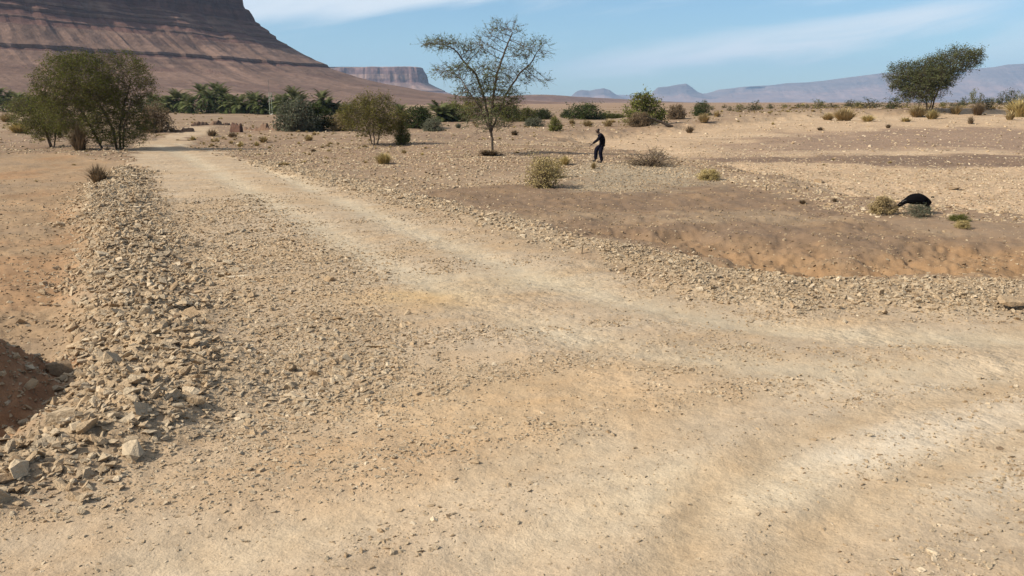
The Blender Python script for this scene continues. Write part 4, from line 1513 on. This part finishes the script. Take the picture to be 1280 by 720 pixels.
def build_man():
    b = at(750, 203.5)
    D = math.hypot(b.x, b.y)
    t = thing('person', 'man in black jacket and navy trousers, stooping forward with one arm held out', 'person', b)
    k = (41.5 / F * D) / 1.60
    t.scale = (k, k, k)
    # forward is -x (photograph left); y is depth, z up
    hip = (0.07, 0, .83, .105)
    sp1 = (0.10, 0, .98, .11)
    sp2 = (0.08, 0, 1.14, .125)
    chest = (0.00, 0, 1.28, .12)
    neck = (-.075, 0, 1.385, .055)
    hd0 = (-.125, 0, 1.44, .062)
    hd1 = (-.150, 0, 1.505, .088)
    hd2 = (-.145, 0, 1.57, .078)
    jaw = (-.195, 0, 1.455, .045)
    nose = (-.252, 0, 1.50, .016)

    def leg(sy, knee, ank, toe):
        return [hip, (hip[0] - .005, sy * .085, .78, .082), (knee[0] + .03, sy * .10, knee[1] + .20, .085), (*knee[:1], sy * .10, knee[1], .062), (ank[0] * .5 + knee[0] * .5 + .015, sy * .10, (knee[1] + ank[1]) / 2, .055),
                (ank[0], sy * .10, ank[1], .040), (toe[0] * .6 + ank[0] * .4, sy * .105, toe[1] + .012, .038), (toe[0], sy * .11, toe[1], .026)]

    def arm(sy, sh, el, wr, hand):
        pts = [chest, (chest[0] + sh[0], sy * .16, 1.285, .060), (*el[:1], sy * el[2], el[1], .046), (*wr[:1], sy * wr[2], wr[1], .030), (hand[0], sy * hand[2], hand[1], .032)]
        out = [pts]
        # four bent fingers and a thumb
        hx, hzv, hy = hand
        dx, dz = hand[0] - wr[0], hand[1] - wr[1]
        L = math.hypot(dx, dz)
        dx, dz = dx / L, dz / L
        for f in range(4):
            oy = (f - 1.5) * .019
            ln = (.062, .072, .068, .052)[f]
            out.append([pts[-1], (hx + dx * .045, sy * hy + oy, hzv + dz * .045, .0105), (hx + dx * (.045 + ln * .6), sy * hy + oy, hzv + dz * (.045 + ln * .6) - .012, .0095),
                        (hx + dx * (.045 + ln * .85), sy * hy + oy, hzv + dz * (.045 + ln * .85) - .035, .008)])
        out.append([pts[-1], (hx + dx * .015, sy * hy - sy * .042, hzv + dz * .015 + .005, .011), (hx + dx * .045, sy * hy - sy * .055, hzv + dz * .045 + .002, .009)])
        return out
    legA = leg(-1, (-.01, .44), (.075, .08), (-.10, .025))        # rear leg, nearer the viewer
    legB = leg(1, (-.20, .46), (-.215, .13), (-.36, .075))        # front leg
    armA = arm(-1, (.02,), (-.16, 1.07, .24), (-.375, .915, .19), (-.455, .845, .17))
    armB = arm(1, (.02,), (-.12, 1.06, .24), (-.315, .93, .20), (-.39, .87, .18))
    torso = [hip, sp1, sp2, chest, neck, hd0, hd1, hd2]
    body = skinned('body', [torso, [hd0, jaw], [hd1, nose], [hd1, (-.140, -.088, 1.495, .016)], [hd1, (-.140, .088, 1.495, .016)], legA, legB, *armA, *armB], 1)
    ob = mobj('body', body, M_SKIN, t)

    def fat(ch, d):
        return [(*p[:3], p[3] + d) for p in ch]
    jk = [fat([(.08, 0, .74, .125), (.075, 0, .80, .125), hip, sp1, sp2, chest, (-.06, 0, 1.36, .065)], .045)]
    for a in (armA, armB):
        jk.append([fat(a[0][:1], .045)[0]] + fat(a[0][1:4], .02))
    mobj('jacket', skinned('jacket', jk, 2), M_JACKET, t)
    mobj('trousers', skinned('trousers', [fat([hip, (.09, 0, .93, .10)], .03), fat(legA[:6], .036), fat(legB[:6], .036)], 2), M_TROUS, t)
    for lg in (legA, legB):
        mobj('shoe', skinned('shoe', [fat([(lg[5][0] + .03, lg[5][1], lg[5][2] - .03, .03), *lg[6:]], .014)], 2), M_SHOE, t)
    mobj('hair', skinned('hair', [[(-.15, 0, 1.580, .082), (-.12, 0, 1.545, .092), (-.10, 0, 1.47, .075)]], 2), M_HAIR, t)
    mobj('beard', skinned('beard', [[(-.150, 0, 1.435, .052), (-.205, 0, 1.44, .040)]], 2), M_HAIR, t)
    for sy in (-1, 1):
        e = bmesh.new()
        bmesh.ops.create_uvsphere(e, u_segments=8, v_segments=6, radius=.011)
        me = bpy.data.meshes.new('eye')
        e.to_mesh(me)
        e.free()
        o = mobj('eye', me, M_HAIR, t)
        o.location = (-.229, sy * .032, 1.522)


build_man()


def build_goat():
    b = at(1143, 267)
    D = math.hypot(b.x, b.y)
    t = thing('goat', 'black goat grazing head down behind a small grey-green bush on the riverbed edge', 'goat', b)
    k = (39 / F * D) / 1.05
    t.scale = (k, k, k * .86)
    # facing -x
    rump = (.36, 0, .52, .13)
    body_ = [rump, (.20, 0, .53, .215), (.0, 0, .52, .23), (-.16, 0, .50, .195), (-.28, 0, .46, .10), (-.40, 0, .37, .075), (-.47, 0, .31, .072), (-.56, 0, .23, .045), (-.60, 0, .19, .034)]
    ch = [body_]
    for sy in (-1, 1):
        ch.append([rump, (.38, sy * .09, .40, .085), (.33, sy * .10, .30, .055), (.42, sy * .10, .20, .030), (.40, sy * .10, .05, .022), (.385, sy * .10, .01, .026)])
        ch.append([(-.16, 0, .53, .165), (-.20, sy * .09, .36, .060), (-.20, sy * .09, .22, .034), (-.20, sy * .09, .05, .022), (-.215, sy * .09, .01, .026)])
    m = mat_noise('black_goat_hair', (0.003, 0.003, 0.004), (0.007, 0.006, 0.006), 14.0, 0.95, 0.3, 0.03)
    mobj('body', skinned('body', ch, 2), m, t)
    mobj('tail', skinned('tail', [[(.46, 0, .58, .03), (.52, 0, .60, .028), (.56, 0, .56, .015)]], 1), m, t)
    hm = mat_noise('grey_horn', (0.06, 0.055, 0.05), (0.12, 0.11, 0.10), 9.0, 0.6)
    for sy in (-1, 1):
        mobj('horn', skinned('horn', [[(-.43, sy * .03, .37, .018), (-.40, sy * .06, .45, .014), (-.32, sy * .09, .49, .008)]], 1), hm, t)
        mobj('ear', skinned('ear', [[(-.44, sy * .06, .34, .02), (-.45, sy * .12, .29, .022), (-.46, sy * .15, .25, .01)]], 1), m, t)


build_goat()

# ---------------------------------------------------------------- stones
def stone_mesh(seed, flat=0.42):
    rng = np.random.default_rng(seed)
    bm = bmesh.new()
    n = int(rng.integers(9, 14))
    for i in range(n):
        p = rng.uniform(-1, 1, 3)
        p /= (np.abs(p) ** 3.0).sum() ** (1 / 3.0)
        p *= rng.uniform(.82, 1.0)
        bm.verts.new((p[0] * .5, p[1] * .5 * rng.uniform(.6, .9), p[2] * .5 * flat))
    r = bmesh.ops.convex_hull(bm, input=bm.verts[:])
    bmesh.ops.delete(bm, geom=[v for v in bm.verts if not v.link_faces], context='VERTS')
    bmesh.ops.recalc_face_normals(bm, faces=bm.faces[:])
    me = bpy.data.meshes.new('stone')
    bm.to_mesh(me)
    bm.free()
    me.materials.append(M_STONE)
    return me


STONES = [stone_mesh(400 + i, (0.32, 0.42, 0.55, 0.38)[i % 4]) for i in range(16)]
stone_src = bpy.data.collections.new('stone_kinds')
for i, me in enumerate(STONES):
    stone_src.objects.link(bpy.data.objects.new(f'stone_kind_{i:02d}', me))


def sample_poly(P, n, rng):
    lo, hi = P.min(0), P.max(0)
    out = np.zeros((0, 2))
    while len(out) < n:
        c = rng.uniform(lo, hi, (n * 3, 2))
        sdv = sdist(P, c[:, 0], c[:, 1])
        c = c[sdv + rng.exponential(.22, len(c)) + .45 * fbm(c[:, 0] * 1.1, c[:, 1] * 1.1, 3, 3) > 0.12]
        out = np.concatenate([out, c])
    return out[:n]


def poly_area(P):
    x, y = P[:, 0], P[:, 1]
    return 0.5 * abs(np.dot(x, np.roll(y, -1)) - np.dot(y, np.roll(x, -1)))


def project(x, y, z):
    """photograph pixel of a world point"""
    dy, dz = y, z - CAM_H
    dep = dy * CA - dz * SA
    return 640 + F * x / dep, 360 - F * (dy * SA + dz * CA) / dep, dep


def build_stones():
    rng = np.random.default_rng(99)
    PX, S, TI, ZONE, SINK = [], [], [], [], []

    def add(xy, s, ti, zone, sink):
        PX.append(xy); S.append(s); TI.append(np.clip(ti, 0, 1)); ZONE.append(np.full(len(s), zone)); SINK.append(np.full(len(s), 1.0) * sink)
    # heaped rubble on the left
    A = poly_area(LBANK)
    for dens, lo, hi in ((360, .025, .055), (190, .05, .09), (85, .085, .135), (20, .13, .185), (2.2, .18, .26)):
        n = int(A * dens)
        xy = sample_poly(LBANK, n, rng)
        add(xy, rng.uniform(lo, hi, n), rng.normal(.56, .19, n), 0, .12 + .0 * n)
    # rubble on the right road edge
    A = poly_area(RRUB)
    for dens, lo, hi in ((420, .025, .055), (130, .05, .085), (18, .08, .125), (1.2, .12, .19)):
        n = int(A * dens)
        xy = sample_poly(RRUB, n, rng)
        xy = xy[(np.abs(xy[:, 0] / np.maximum(xy[:, 1], .1)) < .72)]
        n = len(xy)
        add(xy, rng.uniform(lo, hi, n), rng.normal(.60, .18, n), 1, .15)
    # windrow along the right side of the track
    for dens, lo, hi, wd in ((95, .05, .10, .55), (28, .09, .15, .45), (3, .14, .2, .4)):
        for a, c in zip(RSTRIPE[:-1], RSTRIPE[1:]):
            L = np.linalg.norm(c - a)
            n = int(L * 1.6 * dens)
            f = rng.uniform(0, 1, n)
            xy = a + (c - a) * f[:, None] + rng.normal(size=(n, 2)) * wd
            add(xy, rng.uniform(lo, hi, n), rng.normal(.60, .18, n), 2, .15)
    A = poly_area(PATCH)
    for dens, lo, hi in ((380, .02, .045), (150, .04, .075), (36, .07, .115), (5, .11, .17)):
        n = int(A * dens)
        xy = sample_poly(PATCH, n, rng)
        add(xy, rng.uniform(lo, hi, n), rng.normal(.56, .18, n), 3, .2)
    # gravel everywhere, thinner where the soil is bare
    n = 500000
    r = np.exp(rng.uniform(math.log(3.6), math.log(130), n))
    a = np.radians(rng.uniform(-36, 36, n))
    x, y = np.sin(a) * r, np.cos(a) * r
    m = masks(x, y)
    smin = np.maximum(0.0022 * r, 0.009)
    s = smin * rng.uniform(0, 1, n) ** (-1 / 1.75)
    nm = fbm(x * .35, y * .35, 4, 71)
    clump = sstep(-.35, .55, fbm((x * .92 + y * .39) * .55, (y * .92 - x * .39) * 1.3, 3, 131) + 0.35 * fbm(x * 3, y * 3, 2, 133))
    gl = sdist(poly([(200, 250), (330, 240), (480, 330), (520, 420), (500, 500), (330, 560), (240, 520), (280, 470), (250, 380)]), x, y)
    leftroad = sstep(-.5, .8, gl)
    smax = 0.05 + 0 * x
    trk = np.maximum(np.maximum(m['ta'], m['tb']), np.maximum(m['tc'], m['td']))
    pr = m['road'] * (.10 + .72 * clump ** 1.5 * sstep(4.5, 9, r) + .30 * clump ** 2) * (1 - .88 * trk) + m['road'] * leftroad * .75
    smax = np.where(m['road'] > .5, .050 + .10 * leftroad * (.25 + .75 * clump) + .03 * clump, smax)
    pr = np.where(m['road'] > .5, pr, .22 + .62 * clump * sstep(16, 30, r))
    pr = np.where(m['bank'] > .5, .08 + .16 * clump + .12 * m['orange'] * clump, pr)
    pr = np.where(m['pebb'] > .4, .85, pr)
    pr = np.where(m['river'] > .5, .45 * (1 - .6 * m['rdark']), pr)
    pr = np.where(m['lfield'] > .5, .14 + .26 * clump, pr)
    pr = np.where(m['mound'] > .5, .35, pr)
    smax = np.where(m['river'] > .5, .17, smax)
    smax = np.where(m['pebb'] > .4, .14, smax)
    smax = np.where((m['road'] < .5) & (r > 22) & (m['river'] < .5) & (m['pebb'] < .4), .20, smax)
    far_ = (r > 60) & (m['road'] < .5)
    smax = np.where(far_, .40, smax)
    pr = np.where(far_, pr * .13 * (1 - .6 * m['lfield']), pr)
    smax = np.where(m['bank'] > .5, .09, smax)
    smax = np.where(m['lfield'] > .5, .09, smax)
    keep = (rng.uniform(0, 1, n) < pr) & (s < smax)
    x, y, s = x[keep], y[keep], s[keep]
    kb = (m['bank'][keep] > .5) | (m['lfield'][keep] > .5) | (m['mound'][keep] > .5)
    base = np.where(kb, .30, .52) + .10 * (m['river'][keep] > .5)
    r = r[keep]
    add(np.stack([x, y], 1), s, rng.normal(base + .13 * sstep(11, 5, r), np.where(r > 20, .23, .20)), 3, .22)
    xy = np.concatenate(PX); S_ = np.concatenate(S); T_ = np.concatenate(TI); Z_ = np.concatenate(ZONE); K_ = np.concatenate(SINK)
    h = height(xy[:, 0], xy[:, 1])
    n = len(S_)
    rot = np.stack([rng.normal(0, .28, n), rng.normal(0, .28, n), rng.uniform(0, 6.283, n)], 1)
    pile = (Z_ <= 1)
    rot[pile, :2] += rng.normal(0, .25, (pile.sum(), 2))
    scl = np.stack([S_ * rng.uniform(.9, 1.35, n), S_ * rng.uniform(.75, 1.05, n), S_ * rng.uniform(.7, 1.35, n)], 1)
    idx = rng.integers(0, len(STONES), n)
    lift = np.where(pile, rng.uniform(-.1, .30, n), .05) * S_ - K_ * S_ * .15 - np.where(pile, 0, rng.uniform(-.05, .11, n) * S_)
    P = np.stack([xy[:, 0], xy[:, 1], h + lift], 1)
    px, py, dep = project(P[:, 0], P[:, 1], P[:, 2])
    vis = (px > -5) & (px < 1285) & (py > 130) & (py < 725) & (dep > 1)
    big = np.where(vis, scl[:, 0] / dep, 0)
    order = np.argsort(-big)
    NSOLO = 276
    solo = order[:NSOLO]
    rest = order[NSOLO:]
    # drop what lies far outside the view
    rest = rest[np.abs(P[rest, 0] / np.maximum(P[rest, 1], .1)) < .80]

    # ---- labels for the single stones
    items = []
    for i in solo:
        x_, y_, w = px[i], py[i], big[i] * F
        size = 'large' if w > 22 else 'middling' if w > 16.5 else 'smaller'
        ratio = scl[i, 2] / S_[i] * (0.32, 0.42, 0.55, 0.38)[idx[i] % 4]
        shape = 'flat' if ratio < .38 else 'blocky' if ratio > .52 else 'wedge-like'
        tone = 'dark tan' if T_[i] < .36 else 'tan' if T_[i] < .56 else 'greyish' if T_[i] < .78 else 'pale'
        if Z_[i] == 0:
            lim = [(250, 'at its far end'), (300, 'near its far end'), (350, 'halfway along'), (400, 'before the mound'),
                   (450, 'past the mound'), (500, 'beside the mound top'), (550, 'beside the mound foot'), (900, 'at its near end')]
            seg = next(t_ for q_, t_ in lim if y_ < q_)
            where = f'of the left rubble, {seg}'
        elif Z_[i] == 1:
            where = 'of the right rubble, ' + ('at its tip nearest the stick' if x_ < 860 else 'at its middle' if x_ < 1050 else 'toward the dark hollow boulder')
        elif Z_[i] == 2:
            where = 'of the windrow right of the track'
        else:
            where = "loose on the road's " + ('left half' if x_ < 420 else 'middle' if x_ < 800 else 'right half') + (', near bottom' if y_ > 560 else ', midway up' if y_ > 380 else ', farther back')
        items.append([i, f'{size} {shape} {tone} stone', where, y_])
    same = {}
    for it in items:
        same.setdefault((it[1], it[2]), []).append(it)
    for (a_, w_), lst in same.items():
        lst.sort(key=lambda q_: -q_[3])
        for j, it in enumerate(lst):
            if len(lst) == 1:
                lab = f'{a_} {w_}'
            else:
                lab = f'{"nearest" if j == 0 else ordn[j] + " nearest"} {a_} {w_}'.replace(' between middle and earth mound', ' before the earth mound')
            i = it[0]
            o = mobj('stone', STONES[idx[i]])
            o.location = P[i]
            o.rotation_euler = rot[i]
            o.scale = scl[i]
            o['tint'] = float(T_[i])
            g = ('stones of the left rubble bank', 'stones of the right rubble', 'stones of the windrow beside the track', 'loose stones on the road')[Z_[i]]
            tag(o, lab, 'stone', g)

    # ---- the countless rest as two beds of stone
    ng = bpy.data.node_groups.new('scatter_stones', 'GeometryNodeTree')
    ng.interface.new_socket('Geometry', in_out='INPUT', socket_type='NodeSocketGeometry')
    ng.interface.new_socket('Geometry', in_out='OUTPUT', socket_type='NodeSocketGeometry')
    N = ng.nodes
    gi, go = N.new('NodeGroupInput'), N.new('NodeGroupOutput')
    m2p = N.new('GeometryNodeMeshToPoints')
    ci = N.new('GeometryNodeCollectionInfo')
    ci.inputs['Collection'].default_value = stone_src
    ci.inputs['Separate Children'].default_value = True
    ci.inputs['Reset Children'].default_value = True
    iop = N.new('GeometryNodeInstanceOnPoints')
    iop.inputs['Pick Instance'].default_value = True

    def named(nm, ty):
        q_ = N.new('GeometryNodeInputNamedAttribute')
        q_.data_type = ty
        q_.inputs['Name'].default_value = nm
        return q_.outputs['Attribute']
    e2r = N.new('FunctionNodeEulerToRotation')
    lk = ng.links.new
    lk(gi.outputs[0], m2p.inputs['Mesh'])
    lk(m2p.outputs[0], iop.inputs['Points'])
    lk(ci.outputs[0], iop.inputs['Instance'])
    lk(named('kind_index', 'INT'), iop.inputs['Instance Index'])
    lk(named('rot', 'FLOAT_VECTOR'), e2r.inputs[0])
    lk(e2r.outputs[0], iop.inputs['Rotation'])
    lk(named('scl', 'FLOAT_VECTOR'), iop.inputs['Scale'])
    lk(iop.outputs[0], go.inputs[0])
    for nm, sel in (('rubble', rest[Z_[rest] <= 2]), ('gravel', rest[Z_[rest] == 3])):
        me = bpy.data.meshes.new(nm)
        me.vertices.add(len(sel))
        me.vertices.foreach_set('co', P[sel].astype(np.float32).ravel())
        for an, ty, arr, fld in (('rot', 'FLOAT_VECTOR', rot[sel], 'vector'), ('scl', 'FLOAT_VECTOR', scl[sel], 'vector'), ('tint', 'FLOAT', T_[sel], 'value'), ('kind_index', 'INT', idx[sel], 'value')):
            at_ = me.attributes.new(an, ty, 'POINT')
            at_.data.foreach_set(fld, arr.astype(np.int32 if ty == 'INT' else np.float32).ravel())
        o = mobj(nm, me, None, None, 'stuff')
        md = o.modifiers.new('scatter', 'NODES')
        md.node_group = ng
        print(nm, len(sel))


build_stones()


def one_stone(label, px, py, wpx, flat, tint, rz, mesh, tilt=(0, 0), lift=.25, long=1.0, cat='stone', name='stone'):
    b = at(px, py)
    D = math.sqrt(b.x ** 2 + b.y ** 2 + (CAM_H - b.z) ** 2)
    w = wpx / F * D
    o = mobj(name, STONES[mesh])
    o.scale = (w, w / long, w * flat)
    o.rotation_euler = (tilt[0], tilt[1], rz)
    o.location = (b.x, b.y, b.z + w * flat * .2 * lift)
    o['tint'] = tint
    return tag(o, label, cat)


one_stone('pale flat slab lying on the left side of the road, left of a pair', 287, 347, 17, .7, .95, .2, 0)
one_stone('pale flat slab lying on the left side of the road, right of a pair', 303, 345, 15, .6, .97, .5, 4)
one_stone('brown wedge-shaped stone casting a dark shadow in mid road', 412, 351, 19, .9, .35, .1, 2, lift=.8)
one_stone('long narrow stone lying crosswise right of the stony patch', 468, 435, 27, .5, .30, .05, 3, long=3)
one_stone('long pale slab leaning out from the foot of the earth mound', 75, 530, 66, .65, .62, .25, 8, (0, -.18), lift=1.2, long=2.4)
one_stone('large pale blocky stone at the road side of the left rubble bank', 238, 494, 34, 1.0, .9, .1, 5, lift=.5)
one_stone('rounded grey stone in the middle of the left rubble bank', 166, 495, 24, 1.3, .78, .4, 6, lift=.6)
one_stone('reddish-brown clod resting right above the earth mound', 74, 466, 34, 1.2, .05, .3, 10, lift=.5)
one_stone('pale slab lying alone on top of the left rubble bank near its far end', 172, 262, 14, .8, 1.0, .3, 1, lift=1)
one_stone('big tilted tan slab on the field side of the left rubble bank', 127, 324, 22, 1.0, .75, .9, 9, (.3, .2), lift=1)
one_stone('single pale stone on the bare sand of the lower road', 592, 535, 17, .7, .85, .1, 12)
one_stone('dark flat chip alone on the right side of the road', 1249, 561, 17, .4, .02, .2, 13)
one_stone('big tan boulder lying at the right road edge, cut by the picture edge', 1266, 386, 46, .85, .33, .15, 11, (.10, .12), lift=1.0, long=1.5)
one_stone('flat whitish rock on the plain left of the leaning acacia', 1098, 137, 9, 1.0, 1.0, .1, 0)
one_stone('brown low rock on the pale riverbed above the bank edge', 1024, 228, 16, 1.2, .15, .1, 5)
one_stone('second brown rock on the riverbed right of the goat', 1193, 237, 16, .7, .10, .1, 6)

# ---------------------------------------------------------------- countless low dry plants of the plain
def build_scrub():
    rng = np.random.default_rng(55)
    src = bpy.data.collections.new('scrub_kinds')
    k = 0
    for mt in (L_STRAW, L_STRAW, L_TUFT, L_STRAW):
        for v in range(2):
            src.objects.link(bpy.data.objects.new(f'scrub_kind_{k:02d}', dressed(TUFTS[(v + k) % 3], mt)))
            k += 1
    n = 60000
    r = np.exp(rng.uniform(math.log(34), math.log(420), n))
    a = np.radians(rng.uniform(-38, 38, n))
    x, y = np.sin(a) * r, np.cos(a) * r
    m = masks(x, y)
    cl = fbm(x * .06, y * .06, 4, 301) + .5 * fbm(x * .3, y * .3, 3, 303)
    pr = np.clip(.08 + .55 * sstep(0, .5, cl), 0, 1) * (1 - m['road']) * (1 - .93 * m['river']) * (1 - .9 * m['bank']) * (1 - .85 * m['lfield']) * (1 - .8 * m['pebb'])
    pr *= sstep(34, 75, r) * (.30 + .35 * sstep(.25, .4, x / y))
    keep = rng.uniform(0, 1, n) < pr
    x, y, r = x[keep], y[keep], r[keep]
    n = len(x)
    w = rng.uniform(.12, .42, n) * (1 + .9 * sstep(60, 200, r)) * np.where(rng.uniform(0, 1, n) < .1, 1.9, 1)
    P = np.stack([x, y, height(x, y) - .02], 1)
    rot = np.stack([np.zeros(n), np.zeros(n), rng.uniform(0, 6.28, n)], 1)
    scl = np.stack([w, w, w * rng.uniform(.30, .75, n)], 1)
    me = bpy.data.meshes.new('dry_grass')
    me.vertices.add(n)
    me.vertices.foreach_set('co', P.astype(np.float32).ravel())
    for an, ty, arr, fld in (('rot', 'FLOAT_VECTOR', rot, 'vector'), ('scl', 'FLOAT_VECTOR', scl, 'vector'), ('kind_index', 'INT', rng.integers(0, k, n), 'value')):
        at_ = me.attributes.new(an, ty, 'POINT')
        at_.data.foreach_set(fld, arr.astype(np.int32 if ty == 'INT' else np.float32).ravel())
    o = mobj('dry_grass', me, None, None, 'stuff')
    ng = bpy.data.node_groups['scatter_stones'].copy()
    for nd in ng.nodes:
        if nd.bl_idname == 'GeometryNodeCollectionInfo':
            nd.inputs['Collection'].default_value = src
    md = o.modifiers.new('scatter', 'NODES')
    md.node_group = ng
    print('dry_grass', n)


build_scrub()
